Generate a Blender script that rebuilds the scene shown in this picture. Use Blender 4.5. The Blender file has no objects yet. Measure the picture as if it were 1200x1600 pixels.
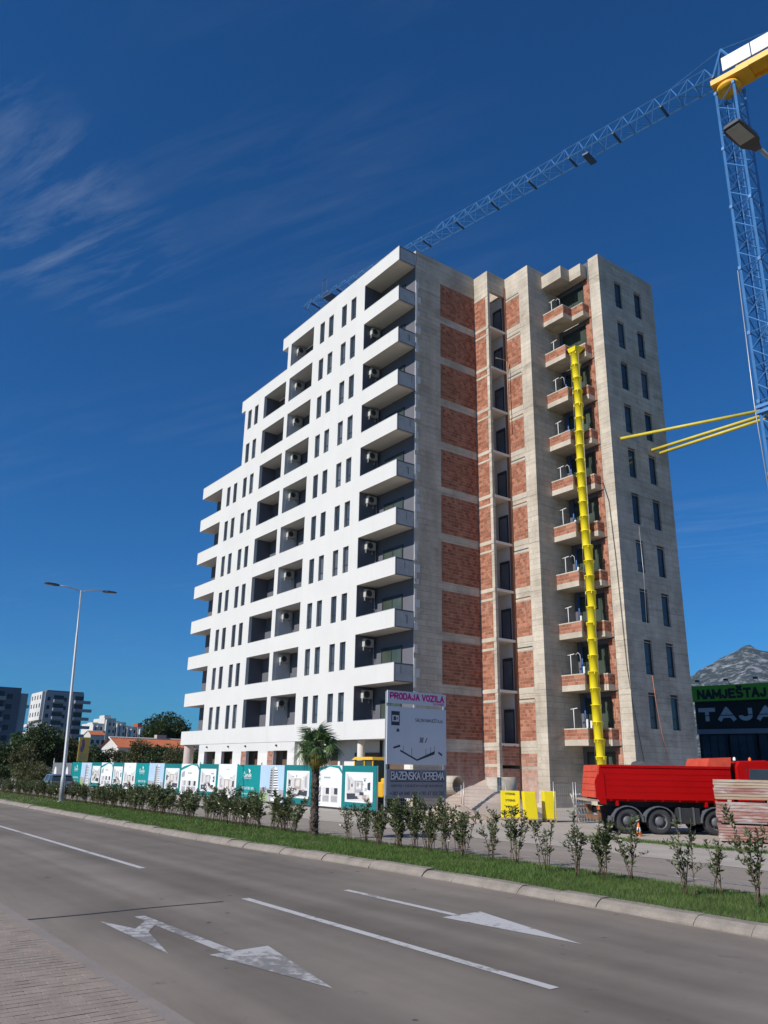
import bpy, math, random
import numpy as np
from mathutils import Vector, Matrix, noise as mnoise

SC = bpy.context.scene
COL = SC.collection
R = math.radians

# ---------------------------------------------------------------- camera
CAM_H = 2.0
FPX = 1244.04                      # focal length in pixels of a 1600 px tall frame
YAW, PITCH, ROLL = R(53.884), R(17.889), R(1.0197)
fw = Vector((-math.sin(YAW) * math.cos(PITCH), math.cos(YAW) * math.cos(PITCH), math.sin(PITCH)))
rt = Vector((math.cos(YAW), math.sin(YAW), 0))
up = rt.cross(fw)
rt2 = rt * math.cos(ROLL) + up * math.sin(ROLL)
up2 = -rt * math.sin(ROLL) + up * math.cos(ROLL)
cam_d = bpy.data.cameras.new('camera')
cam = bpy.data.objects.new('camera', cam_d)
COL.objects.link(cam)
m = Matrix((rt2, up2, -fw)).transposed().to_4x4()
m.translation = (0, 0, CAM_H)
cam.matrix_world = m
cam_d.sensor_fit = 'VERTICAL'
cam_d.sensor_height = 32.0
cam_d.lens = FPX / 1600 * 32.0
cam_d.clip_start = 0.1
cam_d.clip_end = 20000
SC.camera = cam

# ---------------------------------------------------------------- sky and sun
SUN_EL = R(36.5)
SUN_AZ = math.atan2(-0.012, -1.0)       # direction to the sun, measured from +Y towards +X
world = bpy.data.worlds.new('World')
SC.world = world
world.use_nodes = True
wt = world.node_tree
for n in list(wt.nodes):
    wt.nodes.remove(n)
W = wt.nodes.new
out = W('ShaderNodeOutputWorld')
bg = W('ShaderNodeBackground')
sky = W('ShaderNodeTexSky')
sky.sky_type = 'NISHITA'
sky.sun_disc = False
sky.sun_elevation = SUN_EL
sky.sun_rotation = SUN_AZ
sky.altitude = 0
sky.air_density = 1.0
sky.dust_density = 0.25
sky.ozone_density = 5.0
bg.inputs['Strength'].default_value = 0.082
# thin cirrus, everywhere over the sky dome
tc = W('ShaderNodeTexCoord')
sep = W('ShaderNodeSeparateXYZ')
wt.links.new(tc.outputs['Generated'], sep.inputs[0])
zc = W('ShaderNodeMath'); zc.operation = 'MAXIMUM'; zc.inputs[1].default_value = 0.06
wt.links.new(sep.outputs['Z'], zc.inputs[0])
dx = W('ShaderNodeMath'); dx.operation = 'DIVIDE'
dy = W('ShaderNodeMath'); dy.operation = 'DIVIDE'
wt.links.new(sep.outputs['X'], dx.inputs[0]); wt.links.new(zc.outputs[0], dx.inputs[1])
wt.links.new(sep.outputs['Y'], dy.inputs[0]); wt.links.new(zc.outputs[0], dy.inputs[1])
cmb = W('ShaderNodeCombineXYZ')
wt.links.new(dx.outputs[0], cmb.inputs[0]); wt.links.new(dy.outputs[0], cmb.inputs[1])
mp = W('ShaderNodeMapping'); mp.vector_type = 'TEXTURE'
mp.inputs['Rotation'].default_value = (0, 0, R(24))
mp.inputs['Scale'].default_value = (1.35, 0.23, 1)
wt.links.new(cmb.outputs[0], mp.inputs[0])
n1 = W('ShaderNodeTexNoise'); n1.inputs['Scale'].default_value = 2.3; n1.inputs['Detail'].default_value = 9
n1.inputs['Roughness'].default_value = 0.68; n1.inputs['Distortion'].default_value = 0.45
wt.links.new(mp.outputs[0], n1.inputs['Vector'])
r1 = W('ShaderNodeMapRange'); r1.inputs[1].default_value = 0.46; r1.inputs[2].default_value = 0.82
wt.links.new(n1.outputs['Fac'], r1.inputs[0])
n2 = W('ShaderNodeTexNoise'); n2.inputs['Scale'].default_value = 0.75; n2.inputs['Detail'].default_value = 2
wt.links.new(cmb.outputs[0], n2.inputs['Vector'])
r2 = W('ShaderNodeMapRange'); r2.inputs[1].default_value = 0.50; r2.inputs[2].default_value = 0.72; r2.inputs[4].default_value = 0.35
wt.links.new(n2.outputs['Fac'], r2.inputs[0])
cover = r2.outputs[0]
for (cu_, cv_, rad_, amp_) in ((-1.50, 0.29, 0.36, 1.15), (-1.30, 0.20, 0.22, 1.2), (-1.20, 0.06, 0.20, 0.8), (-1.9, 3.1, 0.9, 0.5), (1.6, -0.8, 0.8, 0.8), (0.4, 1.9, 0.6, 0.7)):     # banks of cirrus
    vs_ = W('ShaderNodeVectorMath'); vs_.operation = 'DISTANCE'; vs_.inputs[1].default_value = (cu_, cv_, 0)
    wt.links.new(cmb.outputs[0], vs_.inputs[0])
    rr_ = W('ShaderNodeMapRange'); rr_.interpolation_type = 'SMOOTHSTEP'
    rr_.inputs[1].default_value = rad_; rr_.inputs[2].default_value = rad_ * 0.15; rr_.inputs[4].default_value = amp_
    wt.links.new(vs_.outputs['Value'], rr_.inputs[0])
    mx_ = W('ShaderNodeMath'); mx_.operation = 'MAXIMUM'
    wt.links.new(cover, mx_.inputs[0]); wt.links.new(rr_.outputs[0], mx_.inputs[1]); cover = mx_.outputs[0]
mu = W('ShaderNodeMath'); mu.operation = 'MULTIPLY'
wt.links.new(r1.outputs[0], mu.inputs[0]); wt.links.new(cover, mu.inputs[1])
mu2 = W('ShaderNodeMath'); mu2.operation = 'MULTIPLY'; mu2.inputs[1].default_value = 0.24
wt.links.new(mu.outputs[0], mu2.inputs[0])
hs = W('ShaderNodeVectorMath'); hs.operation = 'MULTIPLY'; hs.inputs[1].default_value = (0.17, 0.69, 1.13)      # clear, deep blue autumn air
wt.links.new(sky.outputs[0], hs.inputs[0])
mixc = W('ShaderNodeMix'); mixc.data_type = 'RGBA'
wt.links.new(mu2.outputs[0], mixc.inputs[0])
wt.links.new(hs.outputs[0], mixc.inputs[6])
mixc.inputs[7].default_value = (6.5, 7.6, 9.0, 1)
wt.links.new(mixc.outputs[2], bg.inputs['Color'])
wt.links.new(bg.outputs[0], out.inputs[0])

sun_d = bpy.data.lights.new('sun', 'SUN')
sun_d.energy = 4.9
sun_d.angle = R(0.53)
sun_d.color = (1.0, 0.955, 0.89)
sun = bpy.data.objects.new('sun', sun_d)
COL.objects.link(sun)
sd = Vector((math.sin(SUN_AZ) * math.cos(SUN_EL), math.cos(SUN_AZ) * math.cos(SUN_EL), math.sin(SUN_EL)))
sun.rotation_euler = sd.to_track_quat('Z', 'Y').to_euler()
sun.location = sd * 120

SC.view_settings.view_transform = 'Standard'
SC.view_settings.look = 'None'
SC.view_settings.exposure = 0.0
SC.view_settings.gamma = 1.0
SC.view_settings.use_curve_mapping = False
SC.render.engine = 'CYCLES'
SC.cycles.use_denoising = True
SC.cycles.max_bounces = 6
SC.cycles.transparent_max_bounces = 8

# ---------------------------------------------------------------- helpers
ORG = {}                                     # world origin that an object's local coordinates start from

def tag(o, label=None, cat=None, group=None, kind=None):
    if label: o['label'] = label
    if cat: o['category'] = cat
    if group: o['group'] = group
    if kind: o['kind'] = kind
    return o

def thing(name, loc, label, cat, group=None, rz=0.0, local=False):
    o = bpy.data.objects.new(name, None)
    o.empty_display_size = 0.3
    COL.objects.link(o)
    o.location = loc
    o.rotation_euler = (0, 0, rz)
    ORG[o.name] = Vector((0, 0, 0)) if local else Vector(loc)
    return tag(o, label, cat, group)

def link(name, me, parent=None, loc=(0, 0, 0), rz=0.0):
    o = bpy.data.objects.new(name, me)
    COL.objects.link(o)
    o.location = loc
    if rz: o.rotation_euler = (0, 0, rz)
    if parent is not None:
        o.parent = parent
        ORG[o.name] = ORG.get(parent.name, Vector((0, 0, 0)))
    else:
        ORG[o.name] = Vector((0, 0, 0))
    return o

class MB:
    """collects faces, then becomes one mesh object"""
    def __init__(self):
        self.v = []; self.f = []; self.m = []; self.s = []
    def face(self, pts, mi=0, smooth=False):
        i = len(self.v)
        self.v += [tuple(p) for p in pts]
        self.f.append(tuple(range(i, i + len(pts)))); self.m.append(mi); self.s.append(smooth)
    def box(self, x0, x1, y0, y1, z0, z1, mi=0):
        if x0 > x1: x0, x1 = x1, x0
        if y0 > y1: y0, y1 = y1, y0
        if z0 > z1: z0, z1 = z1, z0
        i = len(self.v)
        self.v += [(x0, y0, z0), (x1, y0, z0), (x1, y1, z0), (x0, y1, z0), (x0, y0, z1), (x1, y0, z1), (x1, y1, z1), (x0, y1, z1)]
        for q in ((0, 3, 2, 1), (4, 5, 6, 7), (0, 1, 5, 4), (1, 2, 6, 5), (2, 3, 7, 6), (3, 0, 4, 7)):
            self.f.append(tuple(i + k for k in q)); self.m.append(mi); self.s.append(False)
        return self
    def hexa(self, p, mi=0):
        """8 corner points, bottom ring then top ring"""
        i = len(self.v)
        self.v += [tuple(q) for q in p]
        for q in ((0, 3, 2, 1), (4, 5, 6, 7), (0, 1, 5, 4), (1, 2, 6, 5), (2, 3, 7, 6), (3, 0, 4, 7)):
            self.f.append(tuple(i + k for k in q)); self.m.append(mi); self.s.append(False)
        return self
    def tube(self, pts, rad, n=8, mi=0, cap=True, smooth=True):
        pts = [Vector(p) for p in pts]
        rads = rad if isinstance(rad, (list, tuple)) else [rad] * len(pts)
        i0 = len(self.v)
        prev = None
        for k, p in enumerate(pts):
            d = (pts[min(k + 1, len(pts) - 1)] - pts[max(k - 1, 0)])
            if d.length < 1e-9: d = Vector((0, 0, 1))
            d.normalize()
            if prev is None:
                a = d.orthogonal().normalized()
            else:
                a = (prev - d * prev.dot(d))
                a = a.normalized() if a.length > 1e-6 else d.orthogonal().normalized()
            prev = a
            b = d.cross(a)
            for j in range(n):
                t = 2 * math.pi * (j + 0.5) / n
                self.v.append(tuple(p + (a * math.cos(t) + b * math.sin(t)) * rads[k]))
        for k in range(len(pts) - 1):
            for j in range(n):
                j2 = (j + 1) % n
                self.f.append((i0 + k * n + j, i0 + k * n + j2, i0 + (k + 1) * n + j2, i0 + (k + 1) * n + j))
                self.m.append(mi); self.s.append(smooth and n > 4)
        if cap:
            self.f.append(tuple(i0 + j for j in reversed(range(n)))); self.m.append(mi); self.s.append(False)
            e = i0 + (len(pts) - 1) * n
            self.f.append(tuple(e + j for j in range(n))); self.m.append(mi); self.s.append(False)
        return self
    def bar(self, a, b, w, mi=0):
        return self.tube([a, b], w * 0.7071, 4, mi)
    def lathe(self, c, prof, n=20, mi=0, axis='z', smooth=True):
        """prof: list of (radius, height)"""
        i0 = len(self.v)
        c = Vector(c)
        for r_, h in prof:
            for j in range(n):
                t = 2 * math.pi * j / n
                if axis == 'z': q = Vector((r_ * math.cos(t), r_ * math.sin(t), h))
                elif axis == 'y': q = Vector((r_ * math.cos(t), h, -r_ * math.sin(t)))
                else: q = Vector((h, r_ * math.cos(t), r_ * math.sin(t)))
                self.v.append(tuple(c + q))
        for k in range(len(prof) - 1):
            for j in range(n):
                j2 = (j + 1) % n
                self.f.append((i0 + k * n + j, i0 + k * n + j2, i0 + (k + 1) * n + j2, i0 + (k + 1) * n + j))
                self.m.append(mi); self.s.append(smooth)
        return self
    def prism(self, poly, y0, y1, mi=0, axis='y'):
        """polygon in (a, z) extruded along y (or x)"""
        n = len(poly); i = len(self.v)
        for yy in (y0, y1):
            for a, z in poly:
                self.v.append((a, yy, z) if axis == 'y' else (yy, a, z))
        self.f.append(tuple(i + k for k in range(n))); self.m.append(mi); self.s.append(False)
        self.f.append(tuple(i + n + k for k in reversed(range(n)))); self.m.append(mi); self.s.append(False)
        for k in range(n):
            k2 = (k + 1) % n
            self.f.append((i + k2, i + k, i + n + k, i + n + k2)); self.m.append(mi); self.s.append(False)
        return self
    def mesh(self, name, mats, off=Vector((0, 0, 0)), bevel=0.0):
        me = bpy.data.meshes.new(name)
        if off.length > 0:
            vv = [(a - off.x, b - off.y, c - off.z) for a, b, c in self.v]
        else:
            vv = self.v
        me.from_pydata(vv, [], self.f)
        if not isinstance(mats, (list, tuple)): mats = [mats]
        for mt in mats: me.materials.append(mt)
        if len(mats) > 1:
            me.polygons.foreach_set('material_index', self.m)
        if any(self.s):
            me.polygons.foreach_set('use_smooth', self.s)
        me.update()
        return me
    def build(self, name, mats, parent=None, kind=None, label=None, bevel=0.0):
        off = ORG.get(parent.name, Vector((0, 0, 0))) if parent is not None else Vector((0, 0, 0))
        o = link(name, self.mesh(name, mats, off), parent)
        if bevel:
            b = o.modifiers.new('bevel', 'BEVEL'); b.width = bevel; b.segments = 2; b.limit_method = 'ANGLE'
        if kind: o['kind'] = kind
        if label: o['label'] = label
        return o

def build_split(mb, name, mats, parent=None, kind=None):
    """a mesh made of boxes: touching boxes stay together, the others become parts of their own"""
    n = len(mb.v) // 8
    bb = []
    for i in range(n):
        q = mb.v[i * 8:i * 8 + 8]
        bb.append([min(p[k] for p in q) - .002 for k in range(3)] + [max(p[k] for p in q) + .002 for k in range(3)])
    par = list(range(n))
    def find(i):
        while par[i] != i: i = par[i]
        return i
    for i in range(n):
        for j in range(i):
            if all(bb[i][k] <= bb[j][k + 3] and bb[j][k] <= bb[i][k + 3] for k in range(3)): par[find(i)] = find(j)
    out_ = []
    for r_ in sorted(set(find(i) for i in range(n))):
        m2 = MB()
        for i in range(n):
            if find(i) != r_: continue
            o_ = len(m2.v); m2.v += mb.v[i * 8:i * 8 + 8]
            for k in range(6):
                m2.f.append(tuple(v - i * 8 + o_ for v in mb.f[i * 6 + k])); m2.m.append(mb.m[i * 6 + k]); m2.s.append(False)
        out_.append(m2.build(name, mats, parent, kind))
    return out_

def rand(a, b): return random.uniform(a, b)
random.seed(11); np.random.seed(11)

# ---------------------------------------------------------------- materials
MATS = {}
def nd(t, kind, **kw):
    n = t.nodes.new(kind)
    for k, v in kw.items(): setattr(n, k, v)
    return n

def base_mat(name):
    mt = bpy.data.materials.new(name)
    mt.use_nodes = True
    t = mt.node_tree
    b = t.nodes['Principled BSDF']
    MATS[name] = mt
    return mt, t, b

def ramp2(t, fac, c0, c1, lo=0.3, hi=0.7):
    r_ = nd(t, 'ShaderNodeMapRange'); r_.inputs[1].default_value = lo; r_.inputs[2].default_value = hi
    t.links.new(fac, r_.inputs[0])
    mx = nd(t, 'ShaderNodeMix', data_type='RGBA')
    t.links.new(r_.outputs[0], mx.inputs[0])
    for i, c in ((6, c0), (7, c1)):
        if isinstance(c, tuple): mx.inputs[i].default_value = (*c, 1)
        else: t.links.new(c, mx.inputs[i])
    return mx.outputs[2]

def pos_noise(t, scale, detail=5, rough=0.6, stretch=(1, 1, 1), dist=0.0):
    g = nd(t, 'ShaderNodeNewGeometry')
    mpn = nd(t, 'ShaderNodeMapping'); mpn.inputs['Scale'].default_value = stretch
    t.links.new(g.outputs['Position'], mpn.inputs[0])
    n = nd(t, 'ShaderNodeTexNoise')
    n.inputs['Scale'].default_value = scale; n.inputs['Detail'].default_value = detail
    n.inputs['Roughness'].default_value = rough; n.inputs['Distortion'].default_value = dist
    t.links.new(mpn.outputs[0], n.inputs['Vector'])
    return n.outputs['Fac']

def bump(t, b, fac, strength=0.2, dist=0.02):
    bp = nd(t, 'ShaderNodeBump'); bp.inputs['Strength'].default_value = strength; bp.inputs['Distance'].default_value = dist
    t.links.new(fac, bp.inputs['Height']); t.links.new(bp.outputs[0], b.inputs['Normal'])

def mix_mul(t, col, fac, lo, hi):
    """darken / lighten a colour by a noise"""
    r_ = nd(t, 'ShaderNodeMapRange'); r_.inputs[1].default_value = 0.25; r_.inputs[2].default_value = 0.75
    r_.inputs[3].default_value = lo; r_.inputs[4].default_value = hi
    t.links.new(fac, r_.inputs[0])
    vm = nd(t, 'ShaderNodeVectorMath', operation='SCALE')
    if isinstance(col, tuple): vm.inputs[0].default_value = col
    else: t.links.new(col, vm.inputs[0])
    t.links.new(r_.outputs[0], vm.inputs[3])
    return vm.outputs[0]

def simple(name, col, rough=0.75, var=0.12, scale=2.5, bmp=0.0, metal=0.0, spec=0.4, fine=0.0):
    if name in MATS: return MATS[name]
    mt, t, b = base_mat(name)
    f = pos_noise(t, scale)
    c = mix_mul(t, tuple(col), f, 1 - var, 1 + var)
    if fine:
        c = mix_mul(t, c, pos_noise(t, 60, 3), 1 - fine, 1 + fine)
    t.links.new(c, b.inputs['Base Color'])
    b.inputs['Roughness'].default_value = rough
    b.inputs['Metallic'].default_value = metal
    b.inputs['Specular IOR Level'].default_value = spec
    if bmp: bump(t, b, pos_noise(t, scale * 12, 4), bmp, 0.01)
    return mt

def leaf_mat(name, c0, c1, trans=0.3, rough=0.5):
    mt, t, b = base_mat(name)
    g = nd(t, 'ShaderNodeNewGeometry')
    c = ramp2(t, g.outputs['Random Per Island'], c0, c1, 0, 1)
    c = mix_mul(t, c, pos_noise(t, 1.3, 2), 0.75, 1.25)
    t.links.new(c, b.inputs['Base Color'])
    b.inputs['Roughness'].default_value = rough
    b.inputs['Specular IOR Level'].default_value = 0.35
    tr = nd(t, 'ShaderNodeBsdfTranslucent')
    t.links.new(c, tr.inputs['Color'])
    ms = nd(t, 'ShaderNodeMixShader'); ms.inputs[0].default_value = trans
    t.links.new(b.outputs[0], ms.inputs[1]); t.links.new(tr.outputs[0], ms.inputs[2])
    t.links.new(ms.outputs[0], t.nodes['Material Output'].inputs[0])
    return mt

def concrete(name, c0, c1, board=True, stain=0.5):
    mt, t, b = base_mat(name)
    f1 = pos_noise(t, 0.55, 6, 0.62)
    f2 = pos_noise(t, 1.0, 5, 0.6, (1.6, 1.6, 0.22))
    f3 = pos_noise(t, 9, 5, 0.7)
    c = ramp2(t, f1, c0, c1, 0.36, 0.64)
    c = mix_mul(t, c, f2, 1 - 0.26 * stain, 1 + 0.2 * stain)
    c = mix_mul(t, c, f3, 0.9, 1.1)
    f5 = pos_noise(t, 0.9, 4, 0.55, (0.5, 0.5, 1.3), 0.6)
    c = ramp2(t, f5, c, mix_mul(t, c, f3, 0.72, 0.80), 0.58, 0.72)
    fb = pos_noise(t, 1.0, 4, 0.6, (0.10, 0.10, 2.3), 0.25)
    c = ramp2(t, fb, c, mix_mul(t, c, f3, 0.74, 0.82), 0.60, 0.70)
    h = f3
    if board:
        g = nd(t, 'ShaderNodeNewGeometry')
        sp = nd(t, 'ShaderNodeSeparateXYZ'); t.links.new(g.outputs['Position'], sp.inputs[0])
        ad = nd(t, 'ShaderNodeMath', operation='ADD'); t.links.new(sp.outputs[0], ad.inputs[0]); t.links.new(sp.outputs[1], ad.inputs[1])
        cb = nd(t, 'ShaderNodeCombineXYZ'); t.links.new(ad.outputs[0], cb.inputs[0]); t.links.new(sp.outputs[2], cb.inputs[1])
        bt = nd(t, 'ShaderNodeTexBrick')
        bt.inputs['Color1'].default_value = (0.88, 0.88, 0.88, 1); bt.inputs['Color2'].default_value = (1.08, 1.08, 1.07, 1)
        bt.inputs['Mortar'].default_value = (0.52, 0.50, 0.47, 1)
        bt.inputs['Scale'].default_value = 1.0; bt.inputs['Mortar Size'].default_value = 0.016
        bt.inputs['Mortar Smooth'].default_value = 0.6
        bt.inputs['Brick Width'].default_value = 1.35; bt.inputs['Row Height'].default_value = 0.36
        bt.offset = 0.37
        # wobble the joints a little so that they do not read as ruled lines
        wob = nd(t, 'ShaderNodeTexNoise'); wob.inputs['Scale'].default_value = 1.1
        t.links.new(g.outputs['Position'], wob.inputs['Vector'])
        ws = nd(t, 'ShaderNodeVectorMath', operation='SCALE'); ws.inputs[3].default_value = 0.09
        t.links.new(wob.outputs['Color'], ws.inputs[0])
        wa = nd(t, 'ShaderNodeVectorMath', operation='ADD')
        t.links.new(cb.outputs[0], wa.inputs[0]); t.links.new(ws.outputs[0], wa.inputs[1])
        t.links.new(wa.outputs[0], bt.inputs['Vector'])
        mx = nd(t, 'ShaderNodeMix', data_type='RGBA', blend_type='MULTIPLY')
        # joints come and go
        mk = nd(t, 'ShaderNodeMapRange'); mk.inputs[1].default_value = 0.35; mk.inputs[2].default_value = 0.6
        mk.inputs[3].default_value = 0.25; mk.inputs[4].default_value = 0.95
        t.links.new(pos_noise(t, 0.7, 3), mk.inputs[0])
        t.links.new(mk.outputs[0], mx.inputs[0])
        t.links.new(c, mx.inputs[6]); t.links.new(bt.outputs['Color'], mx.inputs[7])
        c = mx.outputs[2]
    t.links.new(c, b.inputs['Base Color'])
    b.inputs['Roughness'].default_value = 0.9
    b.inputs['Specular IOR Level'].default_value = 0.2
    bump(t, b, h, 0.35, 0.02)
    return mt

def brickmat(name):
    mt, t, b = base_mat(name)
    g = nd(t, 'ShaderNodeNewGeometry')
    c = ramp2(t, g.outputs['Random Per Island'], (0.26, 0.095, 0.055), (0.45, 0.195, 0.118), 0, 1)
    c = mix_mul(t, c, pos_noise(t, 0.8, 4), 0.85, 1.15)
    c = mix_mul(t, c, pos_noise(t, 40, 2, 0.5, (1, 1, 0.1)), 0.85, 1.15)
    # pale lime wash streaks
    f = pos_noise(t, 0.75, 5, 0.65, (2.2, 2.2, 0.3), 0.3)
    c = ramp2(t, f, c, (0.52, 0.40, 0.34), 0.58, 1.05)
    # splashed mortar low on the walls
    sp = nd(t, 'ShaderNodeSeparateXYZ'); t.links.new(g.outputs['Position'], sp.inputs[0])
    zr = nd(t, 'ShaderNodeMapRange'); zr.inputs[1].default_value = 5.2; zr.inputs[2].default_value = 1.0
    t.links.new(sp.outputs[2], zr.inputs[0])
    f2 = pos_noise(t, 1.6, 5, 0.7, (1.5, 1.5, 0.5))
    mm = nd(t, 'ShaderNodeMath', operation='MULTIPLY'); t.links.new(zr.outputs[0], mm.inputs[0]); t.links.new(f2, mm.inputs[1])
    c = ramp2(t, mm.outputs[0], c, (0.55, 0.45, 0.40), 0.22, 0.75)
    t.links.new(c, b.inputs['Base Color'])
    b.inputs['Roughness'].default_value = 0.92
    b.inputs['Specular IOR Level'].default_value = 0.15
    bump(t, b, pos_noise(t, 45, 3), 0.25, 0.01)
    return mt

def glassmat(name, col, rough=0.04):
    mt, t, b = base_mat(name)
    c = mix_mul(t, tuple(col), pos_noise(t, 0.35, 3), 0.55, 1.6)
    t.links.new(c, b.inputs['Base Color'])
    b.inputs['Roughness'].default_value = rough
    b.inputs['IOR'].default_value = 1.52
    b.inputs['Specular IOR Level'].default_value = 0.38
    bump(t, b, pos_noise(t, 0.9, 2), 0.05, 0.05)
    return mt

def asphalt(name, c0, c1, track=True):
    mt, t, b = base_mat(name)
    f1 = pos_noise(t, 0.35, 6, 0.62)
    c = ramp2(t, f1, c0, c1, 0.35, 0.65)
    if track:      # worn wheel tracks run along the lanes
        f2 = pos_noise(t, 1.0, 3, 0.5, (0.03, 1.25, 1), 0.15)
        c = mix_mul(t, c, f2, 0.72, 1.22)
        # sand washed along the gutters
        g = nd(t, 'ShaderNodeNewGeometry'); sp = nd(t, 'ShaderNodeSeparateXYZ'); t.links.new(g.outputs['Position'], sp.inputs[0])
        for lo, hi, y0_, w_ in ((3.0, 4.7, 3.05, 1.0), (9.0, 10.9, 10.6, -1.0)):
            mr = nd(t, 'ShaderNodeMapRange')
            mr.inputs[1].default_value = hi if w_ > 0 else lo; mr.inputs[2].default_value = lo if w_ > 0 else hi
            t.links.new(sp.outputs[1], mr.inputs[0])
            pw = nd(t, 'ShaderNodeMath', operation='MULTIPLY'); t.links.new(mr.outputs[0], pw.inputs[0]); t.links.new(pos_noise(t, 1.1, 5, .6, (.25, 1.6, 1)), pw.inputs[1])
            c = ramp2(t, pw.outputs[0], c, (0.26, 0.218, 0.18), .20, .64)
    c = mix_mul(t, c, pos_noise(t, 95, 3, 0.7), 0.80, 1.22)
    c = mix_mul(t, c, pos_noise(t, 320, 2, 0.6), 0.86, 1.14)
    c = ramp2(t, pos_noise(t, 3.6, 2, 0.4), c, (0.07, 0.068, 0.07), 0.735, 0.76)
    f4 = pos_noise(t, 2.1, 5, 0.7)
    c = ramp2(t, f4, c, mix_mul(t, c, f1, 0.6, 0.7), 0.64, 0.74)
    t.links.new(c, b.inputs['Base Color'])
    b.inputs['Roughness'].default_value = 0.86
    b.inputs['Specular IOR Level'].default_value = 0.3
    bump(t, b, pos_noise(t, 170, 3), 0.35, 0.006)
    return mt

def paintmat(name, col=(0.62, 0.61, 0.60), wear=0.5):
    """road paint that has worn through to the asphalt in patches"""
    mt, t, b = base_mat(name)
    f = pos_noise(t, 7, 7, 0.72)
    f2 = pos_noise(t, 0.9, 3, 0.5)
    ad = nd(t, 'ShaderNodeMath', operation='MULTIPLY_ADD'); ad.inputs[1].default_value = 0.6
    t.links.new(f2, ad.inputs[0]); t.links.new(f, ad.inputs[2])
    c = ramp2(t, ad.outputs[0], (0.19, 0.18, 0.175), tuple(col), 0.55 + 0.3 * wear, 0.68 + 0.3 * wear)
    t.links.new(c, b.inputs['Base Color'])
    b.inputs['Roughness'].default_value = 0.8
    return mt

concrete('concrete_boarded', (0.445, 0.385, 0.31), (0.605, 0.535, 0.44))  # raw concrete with formwork board marks
concrete('concrete_plain', (0.44, 0.385, 0.31), (0.58, 0.515, 0.425), board=False)
brickmat('clay_block')
simple('mortar', (0.48, 0.42, 0.36), 0.95, 0.2, 3)
def _render_mat():
    mt, t, b = base_mat('white_render')
    c = mix_mul(t, (0.655, 0.64, 0.61), pos_noise(t, 0.5, 4), 0.975, 1.02)
    f = pos_noise(t, 1.0, 5, 0.65, (2.6, 2.6, 0.16), 0.2)          # rain streaks
    c = ramp2(t, f, c, mix_mul(t, c, f, 0.90, 0.95), 0.56, 0.74)
    f2 = pos_noise(t, 0.8, 3, 0.5, (0.6, 0.6, 0.6))
    c = mix_mul(t, c, f2, 0.97, 1.02)
    t.links.new(c, b.inputs['Base Color']); b.inputs['Roughness'].default_value = 0.88; b.inputs['Specular IOR Level'].default_value = 0.2
    bump(t, b, pos_noise(t, 70, 3), 0.12, 0.006)
_render_mat()
simple('soffit', (0.72, 0.665, 0.585), 0.9, 0.04, 0.7, spec=0.2)
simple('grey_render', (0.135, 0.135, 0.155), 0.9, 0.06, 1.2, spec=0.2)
simple('raw_render', (0.42, 0.43, 0.43), 0.9, 0.16, 2.5, bmp=0.2)
simple('plaster_light', (0.72, 0.69, 0.65), 0.9, 0.06, 1.0)
simple('anthracite', (0.035, 0.037, 0.042), 0.45, 0.1, 2)
simple('dark_void', (0.02, 0.02, 0.02), 0.9, 0.1, 1)
simple('brown_board', (0.13, 0.085, 0.06), 0.8, 0.2, 1.5)
simple('eps', (0.62, 0.62, 0.60), 0.9, 0.08, 3)
glassmat('glass', (0.035, 0.05, 0.065))
glassmat('glass_green', (0.05, 0.065, 0.05))
glassmat('glass_pale', (0.11, 0.13, 0.15))
glassmat('glass_mid', (0.065, 0.085, 0.105))
simple('ac_white', (0.50, 0.49, 0.45), 0.5, 0.05, 3)
simple('ac_dark', (0.06, 0.06, 0.06), 0.6, 0.1, 3)
simple('pvc_white', (0.68, 0.68, 0.68), 0.45, 0.05, 3)
simple('pvc_blue', (0.03, 0.12, 0.33), 0.45, 0.1, 3)
simple('yellow_plastic', (0.82, 0.66, 0.012), 0.5, 0.10, 1.2, bmp=0.05, fine=0.05)
simple('steel', (0.45, 0.46, 0.47), 0.45, 0.15, 4, metal=0.6)
simple('crane_blue', (0.075, 0.22, 0.47), 0.5, 0.2, 1.3)
simple('crane_blue_dark', (0.03, 0.06, 0.12), 0.5, 0.2, 1.3)
simple('crane_yellow', (0.80, 0.44, 0.03), 0.5, 0.12, 1.3)
simple('crane_white', (0.80, 0.81, 0.82), 0.6, 0.03, 1.0)
simple('tie_yellow', (0.62, 0.50, 0.06), 0.5, 0.15, 2)
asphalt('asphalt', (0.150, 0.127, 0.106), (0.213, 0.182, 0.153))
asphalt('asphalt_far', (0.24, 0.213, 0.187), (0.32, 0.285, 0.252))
paintmat('road_paint', (0.47, 0.455, 0.45), 0.30)
paintmat('road_paint_worn', (0.42, 0.405, 0.40), 0.66)
simple('tar_seal', (0.03, 0.03, 0.032), 0.6, 0.2, 6)
simple('kerb_stone', (0.25, 0.215, 0.18), 0.92, 0.22, 3.5, bmp=0.35, fine=0.18)
simple('paver', (0.27, 0.22, 0.182), 0.92, 0.22, 3.0, bmp=0.3, fine=0.14)
simple('sand_joint', (0.25, 0.212, 0.185), 0.95, 0.25, 5, fine=0.2)
simple('dust', (0.39, 0.345, 0.295), 0.95, 0.16, 0.8, bmp=0.3, fine=0.12)
simple('sand', (0.42, 0.33, 0.265), 0.95, 0.10, 1.5, bmp=0.3, fine=0.08)
simple('soil', (0.12, 0.105, 0.06), 0.95, 0.3, 2, bmp=0.3)
simple('field', (0.10, 0.105, 0.05), 0.95, 0.35, 0.15)
leaf_mat('grass_blade', (0.052, 0.13, 0.018), (0.15, 0.225, 0.05), 0.32, 0.6)
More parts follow.
